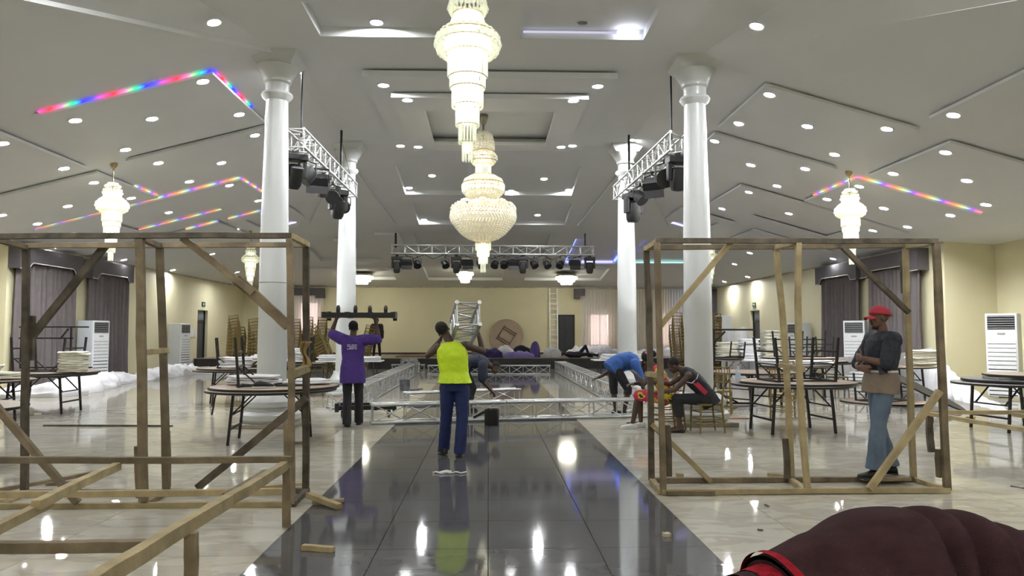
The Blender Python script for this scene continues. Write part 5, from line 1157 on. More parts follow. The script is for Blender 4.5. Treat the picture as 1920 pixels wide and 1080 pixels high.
# ============================================================ people
SKIN = mat('dark_skin', srgb(72, 52, 42), .55, var=.08)
SKIN2 = mat('brown_skin', srgb(96, 68, 54), .5, var=.08)
HAIR = mat('black_hair', srgb(20, 18, 18), .85, var=.2, bump=.5, bscale=90)
def V(*a): return Vector(a)
def hand(mb, w_, d, nrm, curl=.5, side=1, s=1.0, spread=.12):
    """palm, four unequal fingers and a thumb; d = along the hand, nrm = out of the palm, side picks the thumb side"""
    d = Vector(d).normalized(); nrm = Vector(nrm); nrm = (nrm - d * nrm.dot(d)).normalized(); q = d.cross(nrm) * side; w_ = Vector(w_)
    mb.loft([(w_ + d * (t * s), q * (a * s), nrm * (b * s)) for t, a, b in ((-.02, .026, .022), (.02, .032, .02), (.06, .041, .017), (.095, .042, .015), (.105, .036, .012))], 12, 2.6)
    for i, (ln, off) in enumerate(((.072, .031), (.082, .011), (.076, -.010), (.06, -.030))):
        p = w_ + d * (.085 * s) + q * (off * s); v = (d + q * (spread * (1.5 - i) * .6)).normalized(); r_ = .0092 * s
        for j, fr in enumerate((.45, .32, .25)):
            ang = curl * (.5 + .5 * j); vv = (v * cos(ang * (j + 1) * .6) + nrm * sin(ang * (j + 1) * .6)).normalized(); p2 = p + vv * (ln * fr * s)
            mb.cap(p, p2, r_, r_ * .93, 8); p = p2; r_ *= .93
    p = w_ + d * (.025 * s) + q * (.03 * s); v = (d * .6 + q * .8 + nrm * .25).normalized()
    for j, ln in enumerate((.04, .032, .026)):
        p2 = p + v * (ln * s); mb.cap(p, p2, (.0125 - .0012 * j) * s, (.0113 - .0012 * j) * s, 8); p = p2; v = (v + d * .45 + nrm * .25 * curl).normalized()
def head(mb, c, f, u, s=1.0):
    f = Vector(f).normalized(); u = Vector(u); u = (u - f * u.dot(f)).normalized(); r_ = f.cross(u); c = Vector(c); M = Matrix((r_, f, u)).transposed()
    L = lambda x, y, z: c + M @ Vector((x * s, y * s, z * s))
    mb.ell(L(0, -.015, .03), .074 * s, .095 * s, .09 * s, M, 16, 12)            # skull
    mb.ell(L(0, .015, -.035), .058 * s, .07 * s, .075 * s, M, 14, 10)          # face
    mb.ell(L(0, .045, -.085), .034 * s, .03 * s, .028 * s, M, 12, 8)           # chin
    mb.ell(L(0, .07, .012), .05 * s, .018 * s, .014 * s, M, 10, 6)             # brow
    mb.cap(L(0, .078, -.0), L(0, .098, -.035), .008 * s, .014 * s, 8)          # nose
    mb.ell(L(0, .092, -.04), .018 * s, .012 * s, .009 * s, M, 8, 6)
    mb.ell(L(0, .08, -.066), .024 * s, .012 * s, .006 * s, M, 10, 6); mb.ell(L(0, .078, -.077), .021 * s, .012 * s, .007 * s, M, 10, 6)   # lips
    for x in (-1, 1):
        mb.ell(L(x * .04, .06, -.025), .02 * s, .018 * s, .018 * s, M, 8, 6)    # cheek
        mb.ell(L(x * .075, -.005, -.01), .008 * s, .018 * s, .03 * s, M, 8, 6)  # ear
    return M
def remesh(o, vox=.007, it=4, fac=.6):
    m = o.modifiers.new('remesh', 'REMESH'); m.mode = 'VOXEL'; m.voxel_size = vox; m.use_smooth_shade = True
    m = o.modifiers.new('smooth', 'SMOOTH'); m.factor = fac; m.iterations = it
    return o
_tex = bpy.data.textures.new('folds', 'CLOUDS'); _tex.noise_scale = .09
def wrinkle(o, k=.018):
    m = o.modifiers.new('folds', 'DISPLACE'); m.texture = _tex; m.strength = k; m.mid_level = .5; m.texture_coords = 'LOCAL'
    return o
def person(label, loc_, rz, J, look, vox=.007):
    """J: joints in local space (facing +y); look: what is worn"""
    t = thing('person', label, 'person', loc_, rz); g = J.get; s = J.get('s', 1.0); skin = look.get('skin', SKIN)
    pel, wai, che, nb, hd = (Vector(J[k]) for k in ('pel', 'wai', 'che', 'nb', 'hd'))
    rv = Vector(J.get('right', (1, 0, 0))); f0 = J.get('front')
    sL, sR, eL, eR, wL, wR = (Vector(J[k]) for k in ('sL', 'sR', 'eL', 'eR', 'wL', 'wR'))
    hL, hR, kL, kR, aL, aR = (Vector(J[k]) for k in ('hL', 'hR', 'kL', 'kR', 'aL', 'aR'))
    sv = (sR - sL).normalized(); pv = (hR - hL).normalized()
    def ring(c, t_, hw, hdp, spine):
        r_ = (pv.lerp(sv, t_)).normalized(); fr = Vector(spine).normalized().cross(r_).normalized() * -1; return (c, r_ * hw * s, fr * hdp * s)
    def torso(k=0.0, hem=0.0, top=True, hemw=0.0, lo=0):
        sp1 = (wai - pel); sp2 = (che - wai); sp3 = (nb - che); R_ = []
        b = pel - sp1.normalized() * (.09 + hem) * s
        if hem > 0: R_.append(ring(b, 0, .165 + k + hemw, .125 + k + hemw * .7, sp1)); hem > .06 and R_.append(ring(pel - sp1.normalized() * .06 * s, 0, .17 + k + hemw * .7, .13 + k + hemw * .5, sp1))
        elif hem < 0: R_.append(ring(pel - sp1.normalized() * .005, 0, .17 + k + hemw, .13 + k + hemw * .7, sp1))
        elif not lo: R_.append(ring(b, 0, .12 + k, .10 + k, sp1)); R_.append(ring(pel - sp1.normalized() * .03 * s, 0, .16 + k, .122 + k, sp1))
        R_.append(ring(pel + sp1 * .3, .1, .163 + k + hemw * .5, .12 + k + hemw * .4, sp1)); R_.append(ring(wai, .35, .142 + k + hemw * .4, .102 + k + hemw * .3, sp1 + sp2)); R_.append(ring(wai.lerp(che, .5), .6, .155 + k + hemw * .2, .112 + k, sp2))
        R_.append(ring(che, .9, .168 + k, .118 + k, sp2 + sp3)); R_.append(ring(che.lerp(nb, .55), 1, .16 + k, .10 + k, sp3)); R_.append(ring(che.lerp(nb, .85), 1, .11 + k, .075 + k * .7, sp3))
        R_.append(ring(nb, 1, .062 + k * .3, .06 + k * .3, sp3))
        return R_
    toeL = Vector(J.get('tL', (0, 1, 0))).normalized(); toeR = Vector(J.get('tR', (0, 1, 0))).normalized()
    fdir = Vector(J.get('face', (0, 1, 0))); udir = (hd - nb).normalized() + Vector(J.get('uph', (0, 0, 0)))
    b = MB(); b.loft(torso(), 22)
    b.cap(nb - (nb - che).normalized() * .02, hd - (hd - nb).normalized() * .05 * s, .06 * s, .052 * s, 14)
    Mh = head(b, hd, fdir, udir, s)
    for S_, E_, W_, hdv, hn, cu, sd in ((sL, eL, wL, J.get('hdL'), J.get('hnL', (1, 0, 0)), J.get('cL', .5), J.get('sdL', -1)), (sR, eR, wR, J.get('hdR'), J.get('hnR', (-1, 0, 0)), J.get('cR', .5), J.get('sdR', 1))):
        b.ell(S_, .06 * s, .06 * s, .06 * s); b.cap(S_, E_, .05 * s, .04 * s); b.cap(E_, E_.lerp(W_, .3), .04 * s, .041 * s); b.cap(E_.lerp(W_, .3), W_, .041 * s, .027 * s)
        b.cap((che.lerp(nb, .5)).lerp(S_, .3), S_, .07 * s, .058 * s)
        hand(b, W_, Vector(hdv) if hdv else (W_ - E_), hn, cu, sd, s)
    bare = look.get('bare_legs', True)
    for H_, K_, A_, T_ in ((hL, kL, aL, toeL), (hR, kR, aR, toeR)):
        b.cap(H_, K_, .085 * s, .056 * s, 14); b.cap(K_, K_.lerp(A_, .35), .054 * s, .057 * s, 14); b.cap(K_.lerp(A_, .35), A_, .057 * s, .036 * s, 14)
        b.cap(A_ + Vector((0, 0, -.03)) - T_ * .03, A_ + T_ * .11 * s + Vector((0, 0, -.05)), .034 * s, .026 * s); b.cap(A_ + T_ * .1 * s + Vector((0, 0, -.052)), A_ + T_ * .16 * s + Vector((0, 0, -.056)), .028 * s, .018 * s)
    o = b.build('body', skin, t); remesh(o, vox, 3)
    if look.get('hair', 1):
        h_ = MB(); L = lambda x, y, z: hd + Mh @ Vector((x * s, y * s, z * s)); hk = look.get('hair_k', 1.0)
        h_.ell(L(0, -.028, .045), .082 * s * hk, .096 * s * hk, .09 * s * hk, Mh, 18, 12)
        for a_, b_ in look.get('hair_extra', ()): h_.ell(L(*a_), b_ * s, b_ * s, b_ * s * 1.15, Mh, 12, 8)
        h_.build('hair', HAIR, t, 80)
    if look.get('cap'):
        L = lambda x, y, z: hd + Mh @ Vector((x * s, y * s, z * s)); c_ = MB(); n = 20; rows = 8; vs = []; fs = []
        for i in range(rows + 1):
            ph = pi / 2 * i / rows
            for j in range(n):
                a = 2 * pi * j / n; vs.append(L(.09 * cos(ph) * cos(a), -.02 + .113 * cos(ph) * sin(a), .03 + .018 * sin(a) * cos(ph) + .1 * sin(ph)))
        for i in range(rows):
            for j in range(n): fs.append((i * n + j, i * n + (j + 1) % n, (i + 1) * n + (j + 1) % n, (i + 1) * n + j))
        c_.add(vs, fs); co = c_.build('cap', look['cap'], t, 80, solid=.006, label='red baseball cap')
        br = MB().grid(lambda u, v: L((u - .5) * .15 * (1 - .25 * v ** 2), .075 + v * .085 * sqrt(max(.05, 1 - (2 * u - 1) ** 2 * .75)), .036 - .02 * v - .035 * (2 * u - 1) ** 2), 12, 5); br.build('cap_brim', look['cap'], co, 80, solid=.005)
        MB().ell(L(0, -.012, .128), .008, .008, .005).build('cap_button', look['cap'], co, 80)
    eyes = MB(); L = lambda x, y, z: hd + Mh @ Vector((x * s, y * s, z * s))
    for x in (-.03, .03): eyes.ell(L(x, .074, -.004), .011 * s, .009 * s, .007 * s, Mh, 8, 6)
    eyes.build('eyes', mat('eye_white', srgb(190, 182, 170), .3), t, 80)
    if look.get('beard'):
        be = MB(); be.ell(L(0, .052, -.098), .036, .034, .022, Mh, 12, 8); be.ell(L(0, .086, -.056), .026, .012, .006, Mh, 10, 6); be.build('beard', HAIR, t, 80)
    # trousers
    tr = look.get('trousers')
    if tr:
        m_, end, k, flare = tr; q = MB(); sp1 = wai - pel
        q.loft([ring(pel - sp1.normalized() * .11 * s, 0, .14 + k, .11 + k, sp1), ring(pel - sp1.normalized() * .03 * s, 0, .168 + k, .13 + k, sp1), ring(pel + sp1 * .4, .1, .165 + k, .122 + k, sp1), ring(pel + sp1 * .75, .2, .15 + k, .11 + k, sp1)], 22)
        for H_, K_, A_ in ((hL, kL, aL), (hR, kR, aR)):
            q.cap(H_, K_, (.098 + k) * s, (.068 + k) * s, 16)
            if end > .5: A2 = K_.lerp(A_, (end - .5) * 2); q.loft([(K_, Vector((.068 + k, 0, 0)), Vector((0, .068 + k, 0))), (K_.lerp(A2, .5), Vector((.066 + k + flare * .3, 0, 0)), Vector((0, .068 + k + flare * .3, 0))), (A2, Vector((.055 + k + flare, 0, 0)), Vector((0, .06 + k + flare, 0)))], 16, 2) if abs((A_ - K_).normalized().z) > .8 else q.cap(K_, A2, (.066 + k) * s, (.05 + k + flare) * s, 14)
        o = q.build('trousers', m_, t); remesh(o, .009, 3); wrinkle(o, .016)
    sh = look.get('shirt')
    if sh:
        m_, sl, k, hem, hemw = sh[:5]; q = MB(); q.loft(torso(k, hem, hemw=hemw), 24)
        for S_, E_, W_ in ((sL, eL, wL), (sR, eR, wR)):
            q.cap((che.lerp(nb, .5)).lerp(S_, .3), S_.lerp(S_ - (S_ - che) * .0, 0) if sl else S_.lerp(che.lerp(nb, .6), .28), (.075 + k) * s, (.07 + k * .8) * s if sl else .055 * s, 14)
            if sl and not look.get('sleeve'): q.cap(S_, S_.lerp(E_, min(1, sl)), (.07 + k) * s, (.058 + k) * s, 14)
            if sl > 1: q.cap(E_, E_.lerp(W_, sl - 1), (.055 + k) * s, (.045 + k) * s, 14)
        o = q.build(look.get('shirt_name', 'shirt'), m_, t); remesh(o, .009, 3); wrinkle(o, .02)
        if look.get('sleeve'):
            for S_, E_, W_ in ((sL, eL, wL), (sR, eR, wR)):
                q = MB(); q.cap(S_.lerp(che.lerp(nb, .6), .25), S_, .085 * s, .088 * s, 14); q.cap(S_, S_.lerp(E_, .97), .09 * s, .078 * s, 14)
                o = q.build('sleeve', look['sleeve'], t); remesh(o, .009, 3); wrinkle(o, .02)
    for A_, T_, nm in ((aL, toeL, 'l'), (aR, toeR, 'r')):
        if look.get('shoes'):
            q = MB(); up = Vector((0, 0, 1)); r_ = T_.cross(up).normalized(); z0 = Vector((0, 0, -.075 * s))
            q.loft([(A_ + z0 + T_ * x + up * (hh * .5), r_ * w2, up * (hh * .5)) for x, w2, hh in ((-.075, .025, .05), (-.06, .038, .08), (0, .042, .085), (.07, .045, .06), (.14, .047, .045), (.18, .035, .035), (.195, .015, .02))], 14, 2.4)
            so = q.build('shoe', look['shoes'], t, 60); MB().loft([(A_ + z0 + T_ * x - up * .002, r_ * w2, up * .01) for x, w2 in ((-.08, .02), (-.06, .042), (0, .045), (.14, .05), (.19, .03), (.2, .012))], 14, 3).build('sole', look.get('sole', M_BLKP), so, 60)
    return t, L
def stand(**kw):
    J = dict(pel=V(0, 0, .97), wai=V(0, 0, 1.12), che=V(0, 0, 1.31), nb=V(0, -.01, 1.50), hd=V(0, .01, 1.65),
             sL=V(-.185, 0, 1.43), sR=V(.185, 0, 1.43), eL=V(-.23, -.02, 1.14), eR=V(.23, -.02, 1.14), wL=V(-.24, .06, .88), wR=V(.24, .06, .88),
             hL=V(-.09, 0, .92), hR=V(.09, 0, .92), kL=V(-.1, .02, .5), kR=V(.1, .02, .5), aL=V(-.11, 0, .085), aR=V(.11, 0, .085))
    J.update(kw); return J
M_JEAN = mat('blue_jeans', srgb(86, 102, 122), .8, var=.22, scale=4)
M_NAVYT = mat('royal_blue_trousers', srgb(24, 36, 84), .75, var=.15); M_BLKT = mat('black_trousers', srgb(26, 27, 32), .8, var=.2)
M_PURP = mat('purple_shirt', srgb(66, 42, 120), .8, var=.12); M_VEST = mat('yellow_vest', srgb(196, 226, 30), .6, var=.06, scale=5); M_NAVY = mat('navy_shirt', srgb(38, 44, 62), .8, var=.12)
M_BLUE = mat('blue_shirt', srgb(48, 88, 156), .8, var=.12); M_SHOE = mat('dark_shoe', srgb(36, 32, 32), .5, var=.1); M_RED = mat('red_cap', srgb(150, 28, 46), .7, var=.08)
# man in the purple shirt, seen from behind, walking away
fp = FL(660, 798)
J = stand(eL=V(-.38, .02, 1.56), wL=V(-.30, .06, 1.80), eR=V(.43, .02, 1.46), wR=V(.36, .08, 1.79), sL=V(-.19, 0, 1.46), sR=V(.19, 0, 1.45), aL=V(-.05, -.2, .10), kL=V(-.08, -.03, .52), tL=(0, 1, -.25), aR=V(.09, .12, .09), kR=V(.09, .12, .5),
          hdL=(.1, .2, 1), hnL=(0, 1, 0), hdR=(-.1, .2, 1), hnR=(0, 1, 0), cL=1.1, cR=1.1, hd=V(0, .03, 1.645))
pp, _ = person('man in a purple t-shirt seen from behind, carrying a black wheeled frame on his head', (fp.x, fp.y, 0), 0, J, dict(trousers=(M_BLKT, 1.06, .005, .015), shirt=(M_PURP, .85, .03, .16, .02), shoes=M_SHOE))
pr = MB()
for z, w_ in ((1.36, .13), (1.335, .15), (1.31, .15), (1.29, .14)):
    for i in range(9): 
        x = -.075 + i * .0185
        if R.random() < .85: pr.box(.01 + x, .01 + x + .014, -.182, -.178, z, z + .014)
pr.build('shirt_print', mat('white_print', srgb(190, 184, 205), .7), pp, label='small lines of white print on the back')
dolly('black frame with casters carried on the head of the man in purple', (fp.x + .11, fp.y + .05, 2.05), 1.14, .5, True, 'wheeled_base')
# man in the yellow vest
fp = FL(852, 855)
J = stand(pel=V(0, 0, .93), wai=V(-.01, 0, 1.07), che=V(-.03, .0, 1.26), nb=V(-.06, .01, 1.45), hd=V(-.15, .05, 1.59), sL=V(-.22, .0, 1.37), sR=V(.13, .0, 1.40), hL=V(-.09, 0, .88), hR=V(.09, 0, .88),
          eL=V(-.36, .14, 1.27), wL=V(-.20, .24, 1.48), eR=V(.36, .12, 1.33), wR=V(.30, .25, 1.56), kL=V(-.11, .06, .48), aL=V(-.14, .14, .1), kR=V(.10, -.02, .48), aR=V(.07, -.06, .09),
          hdL=(.3, .1, 1), hnL=(1, 0, 0), hdR=(-.2, .2, 1), hnR=(-1, .2, 0), cL=.7, cR=.7, tL=(-.35, 1, 0), tR=(-.1, 1, 0))
M_BOX = mat('black_top', srgb(30, 28, 30), .8)
pv_, _ = person('man in a bright yellow vest seen from behind, a truss on his shoulder', (fp.x, fp.y, 0), 0, J, dict(trousers=(M_NAVYT, 1.06, .008, .012), shirt=(M_VEST, 0, .033, -.1, .02), shirt_name='vest', shoes=M_SHOE))
truss('short box truss carried on the shoulder of the man in the yellow vest', (fp.x + .185, fp.y - .42, 1.81), (fp.x + .06, fp.y + .5, 1.57), .28, .026, .011, .23, name='box_truss', up=(.0, 0, 1))
# man bending behind the near truss
fp = FL(905, 770)
J = dict(pel=V(-.28, 0, .88), wai=V(-.16, 0, .97), che=V(.03, 0, 1.0), nb=V(.22, 0, .92), hd=V(.36, 0, .85), sL=V(.10, .19, .93), sR=V(.10, -.19, .93), eL=V(.12, .2, .63), eR=V(.08, -.2, .62), wL=V(.27, .12, .42), wR=V(.27, -.1, .40),
         hL=V(-.30, .09, .84), hR=V(-.30, -.09, .84), kL=V(-.12, .12, .46), kR=V(-.1, -.12, .46), aL=V(-.22, .12, .085), aR=V(-.2, -.12, .085), face=(.75, -.1, -.65), tL=(1, 0, 0), tR=(1, 0, 0), hnL=(0, 0, -1), hnR=(0, 0, -1))
person('man in a navy t-shirt bending over the near truss, half hidden by the yellow vest', (fp.x - .1, fp.y + .05, 0), 0, J, dict(trousers=(M_BLKT, 1.0, .01, .01), shirt=(M_NAVY, .9, .025, .03, .01), shoes=M_SHOE))
# man in blue bending on the right: head to the right
fp = FL(1172, 786)
J = dict(pel=V(-.06, 0, .95), wai=V(.05, 0, 1.04), che=V(.22, 0, 1.06), nb=V(.40, 0, .99), hd=V(.53, -.04, .92), sL=V(.33, .19, .96), sR=V(.30, -.19, .98), eL=V(-.1, .25, .82), eR=V(.42, -.22, .62), wL=V(-.33, .22, .70), wR=V(.50, -.18, .38),
         hL=V(-.07, .09, .89), hR=V(-.05, -.09, .89), kL=V(-.06, .12, .48), kR=V(.18, -.12, .50), aL=V(-.02, .14, .085), aR=V(.10, -.14, .085), face=(.6, -.2, -.75), tL=(.8, -.5, 0), tR=(.8, -.5, 0), hnL=(0, 0, -1), hnR=(-1, 0, 0), hdR=(.1, 0, -1), hdL=(-1, 0, -.3))
person('man in a blue t-shirt and dark trousers bending down to a truss at the right', (fp.x, fp.y + .75, 0), 0, J, dict(trousers=(M_BLKT, .62, .01, .01), shirt=(M_BLUE, .95, .03, .04, .02), shoes=M_SHOE))
# seated man, facing left
cp = ch0.location
J = dict(pel=V(0, -.03, .53), wai=V(0, .05, .67), che=V(0, .20, .83), nb=V(0, .36, .98), hd=V(.0, .50, 1.04), sL=V(-.19, .29, .90), sR=V(.19, .29, .90), eL=V(-.20, .50, .68), eR=V(.21, .53, .74), wL=V(-.10, .74, .62), wR=V(.1, .76, .78),
         hL=V(-.09, .0, .51), hR=V(.09, .0, .51), kL=V(-.13, .46, .53), kR=V(.11, .46, .52), aL=V(-.14, .44, .085), aR=V(.1, .40, .085), face=(0, .8, -.5), hnL=(0, 0, -1), hnR=(0, 0, -1), cL=.6, cR=.6)
ps, L_ = person('man in a black and red sleeveless vest sitting hunched on a gold chair', (cp.x, cp.y, 0), radians(82), J, dict(trousers=(M_BLKT, .82, .005, .0), shirt=(mat('black_vest', srgb(30, 30, 36), .75, var=.15), 0, .018, .03, .01), shirt_name='vest'))
M_RDS = mat('red_stripe', srgb(176, 40, 62), .7)
MB().beam(V(-.165, .02, .62), V(-.165, .2, .80), .07, .025, up=(1, 0, 0)).build('vest_stripe', M_RDS, ps, label='red side panel of the vest')
MB().tube([V(-.155, .14, .92), V(-.18, .16, .86), V(-.185, .24, .78), V(-.17, .34, .80)], .007, 6).build('vest_piping', M_WHT, ps)
for s_, a_ in ((-1, J['aL']), (1, J['aR'])):
    MB().loft([(a_ + V(0, y, -.075), V(w2, 0, 0), V(0, 0, .01)) for y, w2 in ((-.08, .02), (-.06, .042), (.05, .045), (.14, .052), (.19, .035), (.2, .01))], 14, 3).build('flip_flop', M_BLK, ps, 60)
MB().tube([V(-.128, .66, .615), V(-.1, .71, .655), V(-.085, .66, .655)], .012, 6).build('bracelet', M_WPL, ps)
# woman seated in a flowered dress
cp2 = Vector((CH_MAN.x - .52, CH_MAN.y + .42, 0))
M_FLW = mat('flowered_dress', srgb(200, 60, 90), .75, var=.1)
nt = M_FLW.node_tree; rp = [n for n in nt.nodes if n.type == 'VALTORGB'][0]; nz = [n for n in nt.nodes if n.type == 'TEX_NOISE'][0]; nz.inputs['Scale'].default_value = 7
rp.color_ramp.interpolation = 'CONSTANT'; rp.color_ramp.elements[0].position = 0; rp.color_ramp.elements[0].color = (*srgb(196, 44, 84), 1); rp.color_ramp.elements[1].position = .52; rp.color_ramp.elements[1].color = (*srgb(206, 190, 50), 1)
e_ = rp.color_ramp.elements.new(.62); e_.color = (*srgb(40, 44, 50), 1)
J = dict(pel=V(0, 0, .54), wai=V(0, .05, .69), che=V(0, .14, .86), nb=V(0, .22, 1.02), hd=V(0, .31, 1.13), sL=V(-.17, .18, .95), sR=V(.17, .18, .95), eL=V(-.2, .36, .74), eR=V(.19, .38, .74), wL=V(-.08, .50, .88), wR=V(.02, .55, .72),
         hL=V(-.09, .02, .52), hR=V(.09, .02, .52), kL=V(-.12, .46, .54), kR=V(.12, .46, .54), aL=V(-.12, .56, .085), aR=V(.1, .44, .085), face=(0, .75, -.6), hnL=(0, 0, -1), hnR=(0, 0, -1), s=.97)
pw, L_ = person('woman in a flowered dress sitting with bowed head, a pink clip in her hair', (cp2.x, cp2.y, 0), radians(75), J, dict(trousers=(M_FLW, .5, .02, 0), shirt=(M_FLW, .35, .022, .05, .01), shirt_name='dress', shoes=M_WPL, sole=M_WPL, hair_k=1.12, hair_extra=(((0, -.13, .02), .055),)))
MB().ell(L_(-.07, -.06, .1), .025, .03, .025).ell(L_(-.08, -.06, .05), .015, .02, .03).build('hair_clip', mat('pink_clip', srgb(235, 130, 160), .4), pw, 60)
# child between them
ck = Vector((CH_MAN.x - .95, CH_MAN.y + .18, 0))
# man in the red cap on the plank: facing left (-x)
fp = FL(1655, 893, .08)
J = stand(aL=V(-.09, .12, .085), kL=V(-.10, .09, .5), aR=V(.12, -.14, .085), kR=V(.11, -.03, .5), tL=(-.1, 1, 0), tR=(.3, 1, 0), hL=V(-.09, -.0, .92), hR=V(.09, -.02, .92), pel=V(0, -.01, .97), wai=V(0, -.02, 1.12), che=V(0, -.04, 1.30), nb=V(0, -.05, 1.49), hd=V(0, -.01, 1.64),
          sL=V(-.19, -.04, 1.41), sR=V(.19, -.04, 1.41), eL=V(-.26, .09, 1.17), eR=V(.24, .10, 1.15), wL=V(-.06, .17, 1.10), wR=V(-.07, .24, 1.18), hdL=(1, -.1, -.25), hnL=(0, -1, 0), hdR=(-1, .15, .2), hnR=(0, -1, 0), cL=.5, cR=.9, face=(-.05, 1, -.06))
J['wL'] = V(-.05, .20, 1.22); J['eL'] = V(-.27, .06, 1.17); J['hdL'] = V(1, .1, .1)
J['wR'] = V(-.02, .23, 1.12); J['hdR'] = V(-1, -.3, -.05)
M_TEE = mat('black_tan_shirt', srgb(30, 32, 40), .8, var=.1)
nt = M_TEE.node_tree; N = nt.nodes; L__ = nt.links; tc = N.new('ShaderNodeTexCoord'); sp = N.new('ShaderNodeSeparateXYZ'); L__.new(tc.outputs['Object'], sp.inputs[0])
rp = N.new('ShaderNodeValToRGB'); rp.color_ramp.interpolation = 'CONSTANT'; el = rp.color_ramp.elements
mr = N.new('ShaderNodeMapRange'); mr.inputs['From Min'].default_value = .8; mr.inputs['From Max'].default_value = 1.6; L__.new(sp.outputs[2], mr.inputs['Value']); L__.new(mr.outputs[0], rp.inputs[0])
el[0].position = 0; el[0].color = (*srgb(122, 108, 96), 1); el[1].position = .344; el[1].color = (*srgb(205, 205, 200), 1); q_ = el.new(.372); q_.color = (*srgb(24, 28, 38), 1)
L__.new(rp.outputs[0], N['Principled BSDF'].inputs['Base Color'])
pc, L_ = person('man in a red cap and blue jeans standing with folded arms', (fp.x, fp.y, fp.z), radians(90), J, dict(skin=SKIN2, hair_k=.9, cap=M_RED, beard=1, trousers=(M_JEAN, .99, .008, .035), shirt=(M_TEE, 1.0, .036, .02, .012), sleeve=mat('black_sleeve', srgb(24, 28, 38), .8, var=.1), shoes=M_BLKP), vox=.006)
MB().box(-.04, .04, -.006, .006, -.07, .07, Matrix.Translation(V(-.24, .1, 1.13)) @ Matrix.Rotation(.5, 4, 'Y') @ Matrix.Rotation(1.2, 4, 'Z')).build('phone', M_BLK, pc, bevel=.004)
MB().tube([V(.02 + .0, .20 + .036 * cos(a), 1.125 + .036 * sin(a)) for a in [i * pi / 5 for i in range(11)]], .008, 6).build('wrist_watch', M_BLK, pc, 60)
# person standing on the stage behind the carried frame
v = P(706, 667, 34.2)
J = stand(eR=V(.28, .0, 1.15), wR=V(.24, .1, .9), aL=V(-.16, 0, .085), kL=V(-.12, .02, .5), aR=V(.14, 0, .085))
person('dark clothed person standing on the stage behind the carried frame', (v.x, 34.2, ZS), pi, J, dict(trousers=(M_BLKT, 1.0, .0, .0), shirt=(mat('dark_brown_top', srgb(52, 46, 46), .8), 1.9, .035, .2, .03), shoes=M_SHOE), vox=.012)
# person lying on the stage
v = P(1058, 666, 33.9)
J = dict(pel=V(.62, 0, .12), wai=V(.45, 0, .12), che=V(.25, 0, .13), nb=V(.05, 0, .14), hd=V(-.1, 0, .17), sL=V(.12, .18, .12), sR=V(.12, -.18, .12), eL=V(.4, .24, .08), eR=V(.4, -.24, .08), wL=V(.62, .2, .1), wR=V(.62, -.2, .1),
         hL=V(.68, .09, .12), hR=V(.68, -.09, .12), kL=V(.98, .1, .50), kR=V(1.1, -.1, .14), aL=V(1.14, .1, .09), aR=V(1.5, -.1, .09), face=(0, 0, 1), tL=(1, 0, -.1), tR=(.3, 0, 1), hnL=(0, 0, -1), hnR=(0, 0, -1))
person('person in black lying on the back on the stage with one knee raised', (v.x, 33.9, ZS + .01), 0, J, dict(trousers=(M_DK, 1.0, .0, .0), shirt=(M_DK, 1.8, .02, .03, .0), shoes=M_BLKP), vox=.012)
# ============================================================ rolled carpet in the foreground
M_CARP = mat('maroon_carpet', srgb(58, 38, 40), .95, var=.25, scale=7, bump=.8, bscale=160, spec=.1)
M_CRED = mat('red_pile', srgb(140, 26, 38), .95, var=.25, scale=20, bump=.8, bscale=120, spec=.1)
ax = [V(1.2, 3.08, .32), V(1.45, 3.14, .36), V(1.68, 3.2, .40), V(2.0, 3.26, .39), V(2.35, 3.33, .34), V(3.1, 3.5, .31), V(4.0, 3.6, .3)]
rd = [.325, .36, .405, .40, .345, .31, .30]
t = thing('rolled_carpet', 'large rolled dark maroon carpet with red pile edge in the right foreground', 'carpet', (2.2, 3.2, 0))
def cat(Lst, s):
    s = max(0, min(len(Lst) - 1.001, s)); i = int(s); f = s - i; f = f * f * (3 - 2 * f) if False else f
    p0 = Lst[max(0, i - 1)]; p1 = Lst[i]; p2 = Lst[i + 1]; p3 = Lst[min(len(Lst) - 1, i + 2)]
    return .5 * ((2 * p1) + (p2 - p0) * f + (2 * p0 - 5 * p1 + 4 * p2 - p3) * f * f + (3 * p1 - p0 - 3 * p2 + p3) * f ** 3)
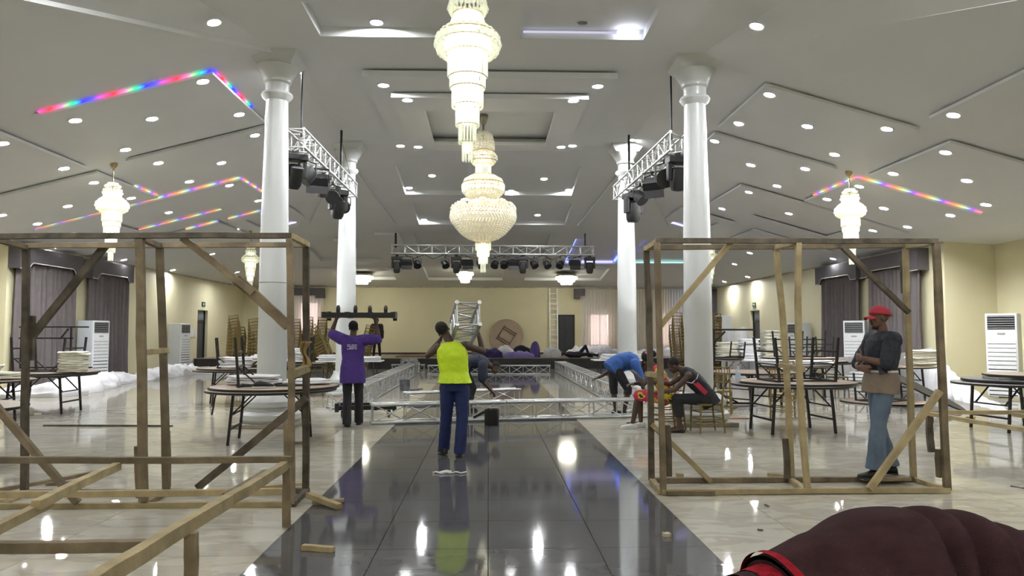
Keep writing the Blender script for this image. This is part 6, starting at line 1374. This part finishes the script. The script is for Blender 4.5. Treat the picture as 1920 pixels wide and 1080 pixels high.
def carp(off, u0, u1, seed):
    def f(u, v):
        s = (u0 + (u1 - u0) * u) * (len(ax) - 1); c_ = Vector([cat([a[k] for a in ax], s) for k in range(3)]); c2 = Vector([cat([a[k] for a in ax], s + .05) for k in range(3)]); d = (c2 - c_).normalized()
        a_ = d.cross(V(0, 0, 1)).normalized(); b_ = a_.cross(d); r_ = cat(rd, s) + off; an = 2 * pi * v
        fold = 0
        for (sc_, wd, dp, sk) in ((2.15, .07, .04, .9), (2.55, .09, .045, .8), (3.1, .12, .035, .7), (3.9, .2, .03, .5)):
            dd = (s - sc_ - sk * sin(an - .3) * .5) / wd; fold -= dp * math.exp(-dd * dd) * (.5 + .5 * cos(an - .45)) ** 2.6 * 1.5
        r_ += fold + .04 * noise.noise(V(s * 1.1 + seed, cos(an) * 1.2, sin(an) * 1.2))
        p = c_ + a_ * (cos(an) * r_ * 1.05) + b_ * (sin(an) * r_); p.z = max(.006, p.z); return p - t.location
    return f
MB().grid(carp(0, .0, 1, 0), 140, 64).build('outer_layer', M_CARP, t, 80)
def edge(u, v):
    p = carp(.012, .0, .03, 0)(.0 if u < 0 else u, v); return p
MB().grid(carp(.014, .0, .035, 0), 4, 64).build('pile_edge', M_CRED, t, 80, label='bright red pile edge')
inn = MB()
def inner(sc_, dx):
    def f(u, v):
        p = carp(0, 0.0, .1, 0)(0, v) + t.location; c_ = ax[0]; q = c_ + (p - c_) * sc_ + V(-.24 * (1 - u) * dx, -.05 * (1 - u) * dx, -.02 * (1 - u)) ; q.z = max(.008, q.z); return q - t.location
    return f
MB().grid(inner(.86, .55), 5, 48).build('inner_turn', M_CARP, t, 80); MB().grid(inner(.9, .3), 2, 48).build('inner_edge', M_CRED, t, 80); MB().grid(inner(.55, .75), 5, 48).build('inner_turn', M_CRED, t, 80); MB().grid(inner(.3, .85), 5, 32).build('inner_turn', M_CARP, t, 80)
MB().grid(lambda u, v: (ax[0] + ((carp(0, 0, .1, 0)(0, v) + t.location) - ax[0]) * max(.01, u) * .95) - t.location, 4, 48).build('end_core', M_CARP, t, 80)
# thin red seam line on the far side top
MB().grid(carp(.01, .55, 1.0, 0), 1, 1).build('unused', M_CRED, t) if False else None
